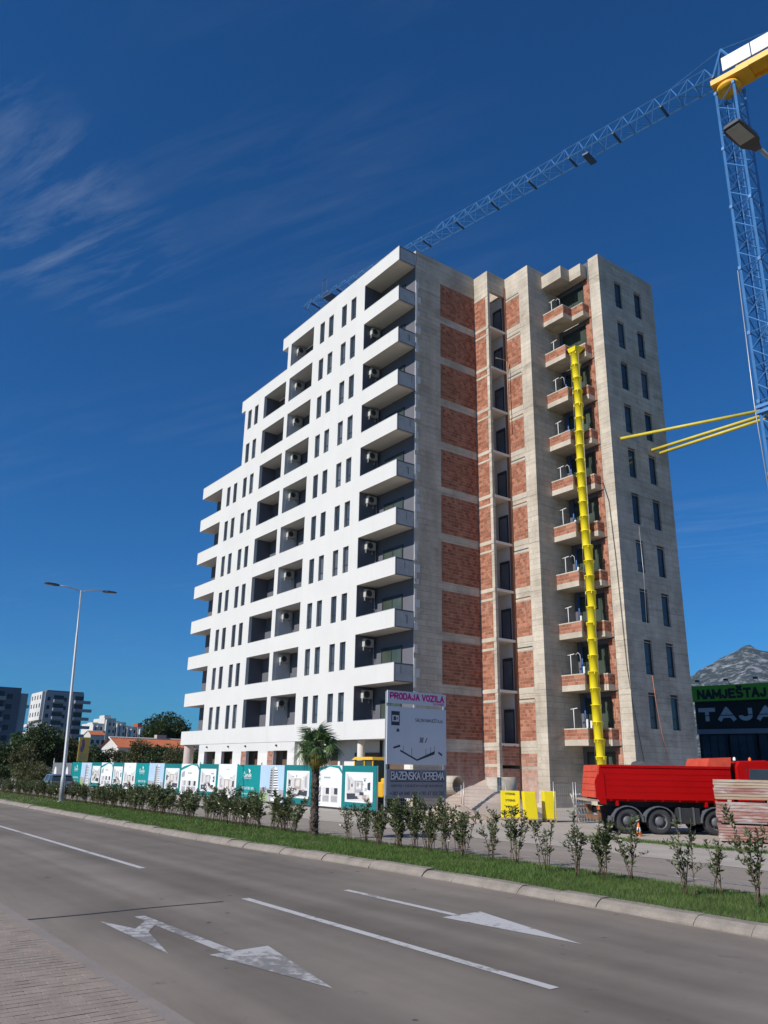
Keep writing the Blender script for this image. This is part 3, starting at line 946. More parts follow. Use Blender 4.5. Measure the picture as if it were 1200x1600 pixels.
# recess walls with doors
door_f, door_pm = window_meshes(2.1, 2.12, 0, 0.08, 0.07, split=True)
door_p = door_pm.mesh('pane', M['glass_green'])
sdoor_f, sdoor_pm = window_meshes(1.5, 2.12, 0, 0.08, 0.07, split=True)
sdoor_p = sdoor_pm.mesh('pane', M['glass'])
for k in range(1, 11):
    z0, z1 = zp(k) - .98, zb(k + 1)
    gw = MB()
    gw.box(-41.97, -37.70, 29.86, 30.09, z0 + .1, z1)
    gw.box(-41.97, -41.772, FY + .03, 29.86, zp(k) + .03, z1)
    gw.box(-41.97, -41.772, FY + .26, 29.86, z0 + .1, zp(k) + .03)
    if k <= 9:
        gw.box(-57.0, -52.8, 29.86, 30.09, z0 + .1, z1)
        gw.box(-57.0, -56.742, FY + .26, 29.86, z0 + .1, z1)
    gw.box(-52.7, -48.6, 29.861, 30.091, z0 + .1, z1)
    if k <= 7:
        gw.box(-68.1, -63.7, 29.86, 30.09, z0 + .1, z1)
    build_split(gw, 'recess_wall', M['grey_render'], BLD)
    lw = MB()
    lw.box(-52.75, -52.442, FY + .26, 29.858, z0 + .1, z1)
    lw.box(-48.858, -48.6, FY + .26, 29.858, z0 + .1, z1)
    lw.box(-53.008, -52.75, FY + .26, 29.858, z0 + .1, z1)
    build_split(lw, 'balcony_partition', M['white_render'] if k != 4 else M['white_render'], BLD)
    o = link('balcony_door', door_f, BLD, Vector((-39.82, 29.79, z0 + .12)) - ORG[BLD.name]); link('pane', door_p, o)
    o = link('balcony_door', sdoor_f, BLD, Vector((-49.6, 29.79, z0 + .12)) - ORG[BLD.name]); link('pane', sdoor_p, o)
    if k <= 9:
        o = link('balcony_door', sdoor_f, BLD, Vector((-53.75, 29.79, z0 + .12)) - ORG[BLD.name]); link('pane', sdoor_p, o)

# core behind the white front (roofs step down to the left)
mb = MB()
mb.box(-68.1, -60.4, 30.1, 46.3, 0, zp(8) - .25)
mb.box(-60.4, -53.0, 30.1, 46.3, 0, zp(10) - .25)
mb.box(-53.0, -37.9, 30.1, 46.3, 0, zp(11) - .25)
mb.box(-60.3, -60.1, FY + .25, 30.1, zp(8) - .2, zb(10))
mb.box(-52.95, -52.75, FY + .25, 30.1, zp(10) - .2, zb(11))
mb.box(-63.9, -63.7, FY + .25, 29.86, zp(1) - 1, zb(8))
build_split(mb, 'core', M['white_render'], BLD)

# raw concrete side
CT = 36.95
def cbox(name, *a, mat='concrete_boarded'):
    mb = MB(); mb.box(*a); return mb.build(name, M[mat], BLD)
cbox('corner_wall', -37.95, -37.68, 29.88, 35.41, 0, CT + .10)
cbox('step_wall', -37.95, -36.262, 35.41, 35.63, 0, CT)
cbox('stair_beam', -36.5, -36.26, 35.63, 37.2, 35.35, CT - .01)
cbox('inner_wall', -37.95, -33.95, 37.2, 46.3, 0, CT - .02)
mb = MB()
mb.box(-33.95, -30.28, 40.46, 46.3, 0, CT - .12)
mb.build('back_core', M['concrete_plain'], BLD)
cbox('side_column', -30.9, -30.281, 40.2, 40.46, 0, CT + .02)
sw = MB()
for a, b_ in ((40.2, 41.85), (42.63, 44.07), (44.87, 46.4)):
    sw.box(-30.28, -30.03, a, b_, 0, CT + .02)
for a, b_ in ((41.85, 42.63), (44.07, 44.87)):
    z = 0
    for k in range(1, 11):
        s = 4.55 + 3.2 * (k - 1)
        sw.box(-30.28, -30.03, a, b_, z, s); z = s + 2.13
    sw.box(-30.28, -30.03, a, b_, z, CT + .02)
build_split(sw, 'side_wall', M['concrete_boarded'], BLD)
# pour joints: a slight lip at every storey
for k in range(1, 11):
    z = 3.30 + 3.2 * k
    j = MB()
    j.box(-30.035, -30.018, 40.19, 46.4, z - .018, z + .018)
    j.box(-30.9, -30.018, 40.187, 40.205, z - .02, z + .02)
    j.box(-34.85, -33.94, 37.186, 37.205, z - .02 + .1, z + .02 + .1)
    j.box(-33.955, -33.938, 37.19, 40.2, z - .015 + .1, z + .02 + .1)
    build_split(j, 'pour_joint', M['concrete_plain'], BLD)
swf, swp = window_meshes(0.78, 2.13, 0.62, 0.08, 0.06)
swpm = [swp.mesh('pane', M[q]) for q in ('glass', 'glass', 'glass_mid')]
for k in range(1, 11):
    for c in (42.24, 44.47):
        o = add_window((-30.14, c, 4.55 + 3.2 * (k - 1)), swf, random.choice(swpm), R(90))

# clay block infill: blocks and mortar, courses about 0.2 m
def blocks(mb, plane, c, a0, a1, z0, z1, out_, bl=0.26, bh=0.205):
    rows = max(1, round((z1 - z0) / bh)); hh = (z1 - z0) / rows
    for r_ in range(rows):
        zz0, zz1 = z0 + r_ * hh + .009, z0 + (r_ + 1) * hh - .009
        a = a0 - (bl / 2 if r_ % 2 else 0)
        while a < a1 - .01:
            s, e = max(a, a0) + .008, min(a + bl, a1) - .008
            if e - s > .03:
                d = out_ + rand(-.004, .005)
                if plane == 'y': mb.box(s, e, c - d, c + .03, zz0, zz1)
                else: mb.box(c - .03, c + d, s, e, zz0, zz1)
            a += bl
def brick_panel(plane, c, a0, a1, z0, z1, out_=.016):
    mo = MB()
    if plane == 'y': mo.box(a0, a1, c - .007, c + .05, z0, z1)
    else: mo.box(c - .05, c + .007, a0, a1, z0, z1)
    p = mo.build('brick_infill', M['mortar'], BLD)
    mb = MB(); blocks(mb, plane, c, a0, a1, z0, z1, out_)
    mb.build('clay_blocks', M['clay_block'], p, kind='stuff')
for k in range(0, 11):
    z = 3.2 * (k - 1)
    if k == 0:
        brick_panel('x', -37.68, 32.12, 35.36, .25, 3.05)
        brick_panel('y', 35.41, -37.62, -36.5, .25, 2.25); brick_panel('y', 35.41, -37.62, -36.5, 2.42, 3.2)
        brick_panel('y', 37.2, -36.2, -34.87, .25, 2.1); brick_panel('y', 37.2, -36.2, -34.87, 2.3, 3.05)
        brick_panel('x', -36.27, 35.66, 37.15, .25, 2.15); brick_panel('x', -36.27, 35.66, 37.15, 2.35, 3.5)
        continue
    brick_panel('x', -37.68, 32.12, 35.38, 3.78 + z, 6.43 + z)
    brick_panel('y', 35.41, -37.64, -36.5, 3.66 + z, 6.02 + z)
    if k < 10: brick_panel('y', 35.41, -37.64, -36.5, 6.2 + z, 6.62 + z)
    brick_panel('y', 37.2, -36.22, -34.87, 3.80 + z, 6.05 + z)
# concrete lintels stand a little proud of the brick
for k in range(1, 11):
    z = 3.2 * (k - 1)
    l = MB()
    l.box(-37.66, -36.3, 35.388, 35.42, 6.04 + z, 6.18 + z)
    l.box(-37.67, -36.27, 35.382, 35.42, 3.40 + z, 3.64 + z)
    l.box(-36.22, -34.84, 37.178, 37.21, 6.09 + z, 6.24 + z)
    l.box(-36.22, -34.84, 37.182, 37.21, 3.42 + z, 3.76 + z)
    build_split(l, 'lintel', M['concrete_plain'], BLD)
    sh = MB(); sh.box(-36.22, -34.9, 37.185, 37.21, 6.25 + z, 6.33 + z)
    sh.build('lintel_gap', M['rust'] if k % 2 else M['gravel_dark'], BLD)

# open stair niche between the two steps
for k in range(1, 11):
    z = 3.2 * (k - 1)
    s = MB()
    s.box(-37.95, -36.25, 35.63, 37.2, 3.46 + z, 3.62 + z)
    s.build('niche_slab', M['soffit'], BLD)
    w_ = MB()
    w_.box(-37.94, -36.46, 37.04, 37.195, 3.62 + z, 6.66 + z)
    w_.box(-37.94, -37.80, 35.63, 37.04, 3.62 + z, 6.66 + z)
    build_split(w_, 'niche_wall', M['plaster_light'], BLD)
    bj = MB(); bj.box(-36.46, -36.262, 37.05, 37.195, 3.62 + z, 6.66 + z)
    bj.build('brick_jamb', M['clay_block'], BLD)
ndf, ndp = window_meshes(.86, 2.05, 0, .08, .06)
ndpm = ndp.mesh('pane', M['glass_pale'])
for k in range(1, 11):
    o = link('niche_door', ndf, BLD, Vector((-36.92, 36.955, 3.66 + 3.2 * (k - 1))) - ORG[BLD.name]); link('pane', ndpm, o)
dp = MB(); dp.tube([(-36.22, 37.12, .3), (-36.22, 37.12, 36.2)], .028, 6)
dp.build('drain_pipe', M['rust'], BLD)

# brick balconies of the rear block
BX0, BX1, BX2, BY0, BY1, BY2 = -33.945, -32.12, -31.10, 38.64, 39.55, 40.2
for k in range(1, 12):
    z = 3.52 + 3.2 * (k - 1)
    b_ = MB()
    top = z + (.35 if k < 11 else .98)
    b_.box(BX0, BX1, BY0, BY2, z, top); b_.box(BX1, BX2, BY1, BY2, z + .002, top)
    bal = b_.build('balcony', M['concrete_plain'], BLD)
    if k == 11: continue
    z0, z1 = top, z + .93
    mo = MB()
    mo.box(BX0, BX1, BY0 + .012, BY0 + .15, z0, z1)
    mo.box(BX1 - .15, BX1 - .012, BY0 + .15, BY1 + .15, z0, z1)
    mo.box(BX1 - .012, BX2 - .012, BY1 + .012, BY1 + .15, z0, z1)
    mo.box(BX2 - .15, BX2 - .012, BY1 + .15, BY2, z0, z1)
    pm_ = mo.build('parapet_core', M['mortar'], bal)
    mb = MB()
    blocks(mb, 'y', BY0 + .02, BX0, BX1, z0, z1, .016, .26, .195)
    blocks(mb, 'x', BX1 - .02, BY0 + .03, BY1, z0, z1, .016, .26, .195)
    blocks(mb, 'y', BY1 + .02, BX1, BX2, z0, z1, .016, .26, .195)
    blocks(mb, 'x', BX2 - .02, BY1 + .03, BY2, z0, z1, .016, .26, .195)
    mb.build('clay_blocks', M['clay_block'], bal, kind='stuff')
    cp = MB()
    cp.box(BX0, BX1 + .01, BY0 - .012, BY0 + .17, z1, z1 + .075)
    cp.box(BX1 - .16, BX1 + .01, BY0 + .17, BY1 - .012, z1, z1 + .075)
    cp.box(BX1 - .16, BX2 + .012, BY1 - .012, BY1 + .16, z1, z1 + .0755)
    cp.box(BX2 - .15, BX2 + .012, BY1 + .16, BY2, z1, z1 + .075)
    cp.build('coping', M['concrete_plain'], bal)
bdf, bdp = window_meshes(2.2, 2.55, 0, .1, .08, split=True)
bdpm = bdp.mesh('pane', M['glass_green'])
for k in range(0, 11):
    z = 3.2 * (k - 1)
    brick_panel('y', 40.2, -31.44, -30.92, 3.55 + z if k else .3, 6.62 + z if k < 10 else 35.4)
    w_ = MB()
    w_.box(-33.94, -33.68, 40.28, 40.46, 3.5 + z if k else 0, 6.72 + z)
    w_.box(-33.68, -31.44, 40.28, 40.46, 6.42 + z, 6.72 + z if k < 10 else CT - .1)
    w_.box(-31.44, -30.9, 40.26, 40.46, 3.5 + z if k else 0, 6.72 + z if k < 10 else CT - .1)
    build_split(w_, 'balcony_back_wall', M['grey_render'], BLD)
    o = link('balcony_door', bdf, BLD, Vector((-32.56, 40.33, 3.87 + z if k else .7)) - ORG[BLD.name]); link('pane', bdpm, o)
    if k == 0: continue
    p = MB(); zf = 3.87 + z
    h = 1.75 + .1 * ((k * 7) % 3)
    p.tube([(-33.62, 39.25, zf), (-33.64, 39.25, zf + h)], .028, 6)
    p.tube([(-33.86, 39.25, zf + h - .02), (-33.32, 39.25, zf + h + .03)], .035, 6)
    if k % 2 == 0:
        p.tube([(-33.35, 39.4, zf + h), (-33.22, 39.45, zf + h + .12), (-33.1, 39.5, zf + h), (-33.05, 39.5, zf + h - .5)], .018, 6)
    p.build('white_pipe', M['pvc_white'], BLD)
    if k <= 8:
        p = MB(); p.tube([(-33.45, 40.12, zf), (-33.45, 40.12, zf + 2.75)], .055, 8)
        p.build('blue_pipe', M['pvc_blue'], BLD)
    if k <= 6:
        p = MB(); p.tube([(-33.2, 39.95, zf), (-33.2, 39.95, zf + 1.25)], .07, 8)
        if k == 1: p.tube([(-32.85, 39.9, zf), (-32.85, 39.9, zf + 1.15)], .07, 8)
        p.build('white_pipe', M['pvc_white'], BLD)

# stubs of white insulation board along the raw corner
eps = []
for (d, h) in ((.42, .5), (.25, .5), (.33, .35), (.16, .6)):
    mb = MB(); mb.box(0, .05, 0, d, 0, h); eps.append(mb.mesh('insulation_board', M['eps']))
for k in range(1, 12):
    z = 3.68 + 3.2 * (k - 1)
    zz = z + rand(-.3, .1)
    pat = [1, 3, 0, 3, 2] if k % 2 else [3, 0, 3, 1]
    for q in pat:
        if zz > 35.4 or zz < 4: zz += .5; continue
        link('insulation_board', eps[q], BLD, Vector((-37.678, 29.885, zz)) - ORG[BLD.name])
        zz += (.52, .52, .37, .62)[q] * (1 if rand(0, 1) < .75 else 1.5)
st = MB(); st.box(-37.70, -37.655, 29.86, 29.90, 3.9, 36.6)
st.build('corner_post', M['raw_render'], BLD)

# ground floor
gw = MB()
ops = [(-63.2, -61.12), (-60.0, -58.05), (-55.82, -53.94), (-51.65, -49.68)]
x = -64.3
for a, b_ in ops:
    gw.box(x, a, FY + .03, FY + .28, 0, 2.95, 1); gw.box(x, a, FY + .03, FY + .28, 2.95, 3.68, 0)
    gw.box(a, b_, FY + .03, FY + .28, 3.1, 3.68, 0)
    x = b_
gw.box(x, -48.75, FY + .03, FY + .28, 0, 2.95, 1); gw.box(x, -48.75, FY + .03, FY + .28, 2.95, 3.68, 0)
build_split(gw, 'ground_floor_wall', [M['white_render'], M['plaster_light']], BLD)
for a, b_ in ((-56.6, -55.84), (-52.48, -51.67)):
    brick_panel('y', FY + .03, a, b_, .3, 3.08)
for a, b_ in ops:
    d = MB(); d.box(a, b_, 29.2, 29.3, 0, 3.1); d.build('shop_void', M['brown_board'], BLD)
g2 = MB()
g2.box(-48.8, -37.95, 30.09, 30.12, 0, 3.68, 0)
g2.box(-48.75, -48.5, FY + .28, 30.1, 0, 3.68, 0)
g2.box(-64.3, -64.1, FY + .28, 30.1, 0, 3.68, 0)
for a, b_ in ((-47.6, -45.9), (-43.9, -41.2), (-40.6, -38.8)):
    g2.box(a, b_, 30.04, 30.1, 0, 2.95, 1)
g2.box(-41.0, -40.95, 29.9, 30.1, 0, 3.66, 2)
build_split(g2, 'arcade_wall', [M['plaster_light'], M['brown_board'], M['anthracite']], BLD)
cl = MB(); cl.lathe((-48.95 + .55, 28.95, 0), [(.24, 0), (.24, 3.67)], 20); cl.build('round_column', M['soffit'], BLD)
cl = MB(); cl.lathe((-45.4, 28.95, 0), [(.24, 0), (.24, 3.67)], 20); cl.build('round_column', M['soffit'], BLD)
cl = MB(); cl.lathe((-41.6, 28.95, 0), [(.24, 0), (.24, 3.67)], 20); cl.build('round_column', M['soffit'], BLD)
simple('pink_render', (0.58, 0.47, 0.43), 0.9, 0.06, 1)
cl = MB(); cl.lathe((-67.55, 28.95, 0), [(.42, 0), (.42, 3.67)], 24); cl.build('round_column', M['pink_render'], BLD)
lamp = MB(); lamp.lathe((0, 0, 0), [(0.0, -.12), (.06, -.12), (.07, -.03), (.03, 0)], 10, axis='y')
lm = lamp.mesh('wall_lamp', M['ac_dark'])
for xx in (-62.7, -58.8, -55.9, -51.2):
    link('wall_lamp', lm, BLD, Vector((xx, FY + .03, 3.45)) - ORG[BLD.name])

# roof clutter at the raw corner
mb = MB(); mb.box(-38.9, -38.2, 30.2, 30.9, 36.6, 37.3); mb.build('roof_block', M['crane_blue_dark'], BLD)

# air conditioners
def ac_meshes():
    c = MB(); c.box(0, .30, -.39, .39, 0, .55)
    fn = MB()
    fn.lathe((.301, -.1, .275), [(.235, 0), (.235, .012), (.205, .012), (.205, .002), (.06, .002), (.06, .014), (0.0, .014)], 20, axis='x')
    for q in range(8):
        t = q * math.pi / 8
        fn.bar((.306, -.1 - .22 * math.cos(t), .275 - .22 * math.sin(t)), (.306, -.1 + .22 * math.cos(t), .275 + .22 * math.sin(t)), .008)
    br = MB()
    for yy in (-.3, .3):
        br.box(-.03, .33, yy - .015, yy + .015, -.03, -.001); br.box(-.04, 0.0, yy - .015, yy + .015, -.25, .1)
    pp = MB()
    pp.tube([(.1, .41, .12), (.08, .5, .0), (.03, .55, -.5), (-.02, .6, -1.1)], .025, 6)
    p2 = MB(); p2.tube([(.15, -.36, -.02), (.14, -.36, -.2), (.16, -.32, -.3)], .022, 6)
    return c.mesh('casing', M['ac_white']), fn.mesh('fan_grille', M['ac_dark']), br.mesh('bracket', M['steel']), pp.mesh('hose', M['ac_white']), p2.mesh('drain_hose', M['ac_white'])
acm = ac_meshes()
ORD = ['lowest', 'second lowest', 'third lowest', 'fourth lowest', 'fifth lowest', 'sixth lowest', 'seventh lowest', 'third highest', 'second highest', 'topmost']
for k in range(1, 11):
    for col_, X, Y in (('corner balconies beside the raw concrete', -41.74, 29.28), ('middle column of white recesses', -52.41, 29.25)):
        if col_.startswith('corner') and k == 10: continue
        a = thing('air_conditioner', (X, Y, zp(k) + 1.38), 'white air conditioner in the %s of the %s' % (ORD[k - 1], col_), 'air conditioner', 'air conditioners in the ' + col_, local=True)
        a.scale = (.92, .92, .92)
        for nm, me in zip(('casing', 'fan_grille', 'bracket', 'hose', 'drain_hose'), acm): link(nm, me, a)
# ---------------------------------------------------------------- rubble chute
CX, CY = -31.60, 38.98
CH = thing('rubble_chute', (CX, CY, 2.0), 'yellow plastic rubble chute hanging down the brick balconies', 'chute')
seg = MB()
seg.lathe((0, 0, 0), [(.245, -1.0), (.285, -.03), (.325, -.02), (.325, .03), (.285, .035), (.27, -.03), (.23, -.99)], 18)
for t in (0.4, 2.0, 3.6, 5.2):
    x_, y_ = .31 * math.cos(t), .31 * math.sin(t)
    seg.box(x_ - .02, x_ + .02, y_ - .02, y_ + .02, -.16, .0)
segm = seg.mesh('chute_segment', M['yellow_plastic'])
NS = 28; SL = (29.35 - 1.9) / NS
for i in range(NS):
    zt = 29.35 - i * SL
    s = link('chute_segment', segm, CH, (rand(-.02, .02) + .09 * math.sin(i * .5), rand(-.02, .02), zt - 2.0))
    s.rotation_euler = (rand(-.025, .025), rand(-.025, .025), rand(0, 3))
for sx in (-.34, .34):
    chn = MB(); chn.tube([(CX + sx, CY - .05, 29.4), (CX + sx * .95, CY - .04, 16), (CX + sx, CY - .05, 2.2)], .012, 5); chn.build('chain', M['steel'], CH)
hp = MB()
hp.hexa([(-.27, -.28, 0), (.28, -.28, 0), (.28, .28, 0), (-.27, .28, 0), (-.34, -.34, .30), (.36, -.34, .30), (.46, .62, .46), (-.28, .62, .46)])
ho = link('hopper', hp.mesh('hopper', M['yellow_plastic']), CH, (0, 0, 29.36 - 2.0))

# ---------------------------------------------------------------- tower crane
MX, MY, MH = -21.45, 44.9, 0.66
CR = thing('tower_crane', (MX, MY, 0), 'blue lattice tower crane with long jib and yellow counter jib', 'crane')
def lattice(mb, a, b_, u_, v_, hw, hh, n, ch, br, horiz=True, faces=4):
    """square truss from a to b; u_, v_ unit vectors of its section"""
    a, b_ = Vector(a), Vector(b_)
    cs = [(-hw, -hh), (hw, -hh), (hw, hh), (-hw, hh)]
    P = lambda t, c: a.lerp(b_, t) + u_ * c[0] + v_ * c[1]
    for c in cs: mb.bar(P(0, c), P(1, c), ch)
    for i in range(n):
        t0, t1 = i / n, (i + 1) / n
        for q in range(4):
            c0, c1 = cs[q], cs[(q + 1) % 4]
            if horiz and i % 2 == 0: mb.bar(P(t0, c0), P(t0, c1), br)
            if (i + q) % 2: mb.bar(P(t0, c0), P(t1, c1), br)
            else: mb.bar(P(t0, c1), P(t1, c0), br)
X_, Y_, Z_ = Vector((1, 0, 0)), Vector((0, 1, 0)), Vector((0, 0, 1))
ZJ = 48.3
for i in range(10):       # mast sections
    z0, z1 = i * (ZJ - .95) / 10, (i + 1) * (ZJ - .95) / 10
    mb = MB()
    lattice(mb, (MX, MY, z0), (MX, MY, z1), X_, Y_, MH, MH, 4, .13, .062)
    mb.bar((MX - .45, MY + .35, z0), (MX - .45, MY + .35, z1), .05)
    mb.bar((MX - .05, MY + .35, z0), (MX - .05, MY + .35, z1), .05)
    for q in range(14): mb.bar((MX - .45, MY + .35, z0 + (z1 - z0) * q / 14), (MX - .05, MY + .35, z0 + (z1 - z0) * q / 14), .025)
    for sx in (-1, 1):
        for sy in (-1, 1):
            mb.box(MX + sx * MH - .1, MX + sx * MH + .1, MY + sy * MH - .1, MY + sy * MH + .1, z1 - .12, z1 + .12)
    mb.build('mast_section', M['crane_blue'], CR)
tip = Vector((-64.9, 36.75, ZJ)); root = Vector((MX, MY, ZJ))
jd = (tip - root); jd.z = 0; JL = jd.length; jd.normalize(); jn = Vector((-jd.y, jd.x, 0))
mb = MB()
mb.lathe((MX, MY, ZJ - 1.5), [(.0, .62), (.62, .62), (.62, .72), (.82, .74), (.82, 1.0), (.7, 1.02), (.7, 1.25), (0, 1.25)], 24)
mb.build('slewing_ring', M['crane_yellow'], CR)
mb = MB()
q = root - jd * 1.1
pl = [root + jd * .95 + jn * .8, root + jd * .95 - jn * .8, root - jd * 1.6 - jn * .8, root - jd * 1.6 + jn * .8]
mb.hexa([p - Z_ * .30 for p in pl] + [p + Z_ * .10 for p in pl])
mb.build('platform', M['crane_yellow'], CR)
mb = MB()       # jib: triangular truss, two bottom chords, one top chord
NB = 34
def bot(t, s): return root + jd * (0.8 + (JL - .8) * t) + jn * s * .62 + Z_ * (.1 + .5 * (1 - t))
def top(t):
    h = 1.55 if t < .3 else (1.35 if t < .6 else 1.0)
    return root + jd * (0.8 + (JL - .8) * t) + Z_ * (.1 + h + .5 * (1 - t))
for s in (-1, 1): mb.bar(bot(0, s), bot(1, s), .12)
for i in range(NB):
    t0, t1, tm = i / NB, (i + 1) / NB, (i + .5) / NB
    mb.bar(bot(t0, -1), bot(t0, 1), .055)
    mb.bar(bot(t0, -1), bot(t1, 1), .045)
    for s in (-1, 1):
        mb.bar(bot(t0, s), top(tm), .04); mb.bar(bot(t1, s), top(tm), .04)
    if i < NB - 1: mb.bar(top(tm), top(tm + 1 / NB), .095)
mb.bar(bot(1, -1), bot(1, 1), .1); mb.bar(bot(1, 0), top(1 - .5 / NB), .07)
jib = mb.build('jib', M['crane_blue'], CR)
for i in range(0, NB, 3):
    mb = MB(); mb.bar(bot(i / NB, -1.05) - Z_ * .06, bot(i / NB, 1.05) - Z_ * .06, .16)
    mb.build('cross_beam', M['crane_blue_dark'], jib)
mb = MB()       # apex and pendant bars behind the tower head
apx = root + jd * .2 + Z_ * 3.1
for s in (-1, 1):
    mb.bar(root + jd * 1.0 + jn * s * .6, apx, .12); mb.bar(root - jd * 1.2 + jn * s * .6, apx, .12)
mb.bar(apx, top(.075), .09); mb.bar(apx, root - jd * 9.5 + Z_ * .8, .07)
mb.build('tower_head', M['crane_blue'], CR)
mb = MB()       # counter jib
for s in (-1, 1):
    a, b_ = root - jd * .8 + jn * s * .7, root - jd * 12.5 + jn * s * .7
    mb.hexa([a - jn * .09 - Z_ * .25, a + jn * .09 - Z_ * .25, b_ + jn * .09 - Z_ * .25, b_ - jn * .09 - Z_ * .25, a - jn * .09 + Z_ * .2, a + jn * .09 + Z_ * .2, b_ + jn * .09 + Z_ * .2, b_ - jn * .09 + Z_ * .2])
for i in range(8):
    c = root - jd * (1.2 + 1.5 * i)
    mb.bar(c - jn * .75, c + jn * .75, .14)
a, b_ = root - jd * .9, root - jd * 12.4
mb.hexa([a - jn * .68, a + jn * .68, b_ + jn * .68, b_ - jn * .68, a - jn * .68 + Z_ * .05, a + jn * .68 + Z_ * .05, b_ + jn * .68 + Z_ * .05, b_ - jn * .68 + Z_ * .05])
mb.build('counter_jib', M['crane_yellow'], CR)
for (s0, s1) in ((-.02, 1.88), (1.95, 5.2)):
    mb = MB()
    a, b_ = root - jd * s0 - jn * -.86 * 1, root - jd * s1 + jn * .86
    a = root - jd * s0 + jn * .86
    mb.hexa([a - jn * .03 + Z_ * .3, a + jn * .03 + Z_ * .3, b_ + jn * .03 + Z_ * .3, b_ - jn * .03 + Z_ * .3, a - jn * .03 + Z_ * 1.42, a + jn * .03 + Z_ * 1.42, b_ + jn * .03 + Z_ * 1.42, b_ - jn * .03 + Z_ * 1.42])
    mb.build('name_board', M['crane_white'], CR)
mb = MB()
c = root - jd * 6.5
mb.hexa([c + jd * .8 - jn * .6 - Z_ * .95, c + jd * .8 + jn * .3 - Z_ * .95, c - jd * .9 + jn * .3 - Z_ * .95, c - jd * .9 - jn * .6 - Z_ * .95, c + jd * .8 - jn * .6 - Z_ * .28, c + jd * .8 + jn * .3 - Z_ * .28, c - jd * .9 + jn * .3 - Z_ * .28, c - jd * .9 - jn * .6 - Z_ * .28])
mb.build('winch', M['rust'], CR)
mb = MB()       # trolley on the jib and the cab
for tt, w in ((.245, .25), (.915, .6)):
    c = root + jd * (JL * tt)
    pl = [c + jd * w + jn * .7, c - jd * w + jn * .7, c - jd * w - jn * .7, c + jd * w - jn * .7]
    mb.hexa([p - Z_ * .18 for p in pl] + [p - Z_ * .04 for p in pl])
    if tt < .5: mb.build('trolley', M['crane_blue_dark'], CR); mb = MB()
mb.bar(root + jd * (JL * .915) + jn * .7, root + jd * (JL * .915) + jn * .7 + Z_ * 1.9, .05)
mb.bar(root + jd * (JL * .93) + jn * .7, root + jd * (JL * .93) + jn * .7 + Z_ * 1.9, .05)
mb.bar(root + jd * (JL * .915) + jn * .7 + Z_ * 1.9, root + jd * (JL * .93) + jn * .7 + Z_ * 1.9, .05)
mb.build('trolley', M['crane_blue_dark'], CR)
for (y, yb) in ((41.19, MY - .66), (44.47, MY + .1), (45.34, MY + .66)):
    mb = MB(); mb.tube([(-30.03, y, 23.05), (MX - .66, yb, 23.05)], .11, 10)
    mb.build('wall_tie', M['tie_yellow'], CR)
mb = MB()
for sx, sy in ((-1, -1), (1, -1), (1, 1), (-1, 1)):
    pass
for z in (22.95, 23.3):
    for sgn in (-1, 1):
        mb.box(MX - .85, MX + .85, MY + sgn * .78 - .06, MY + sgn * .78 + .06, z - .1, z + .1)
        mb.box(MX + sgn * .78 - .06, MX + sgn * .78 + .06, MY - .72, MY + .72, z - .1, z + .1)
mb.build('tie_collar', M['crane_blue'], CR)
mb = MB(); mb.box(MX - 2.2, MX + 2.2, MY - 2.2, MY + 2.2, 0, .6); mb.build('footing', M['concrete_plain'], CR)
mb = MB(); mb.tube([(MX - .8, MY - .75, 33), (MX - .9, MY - .8, 23.4), (MX - .55, MY - .85, 12)], .035, 5); mb.build('power_cable', M['steel'], CR)

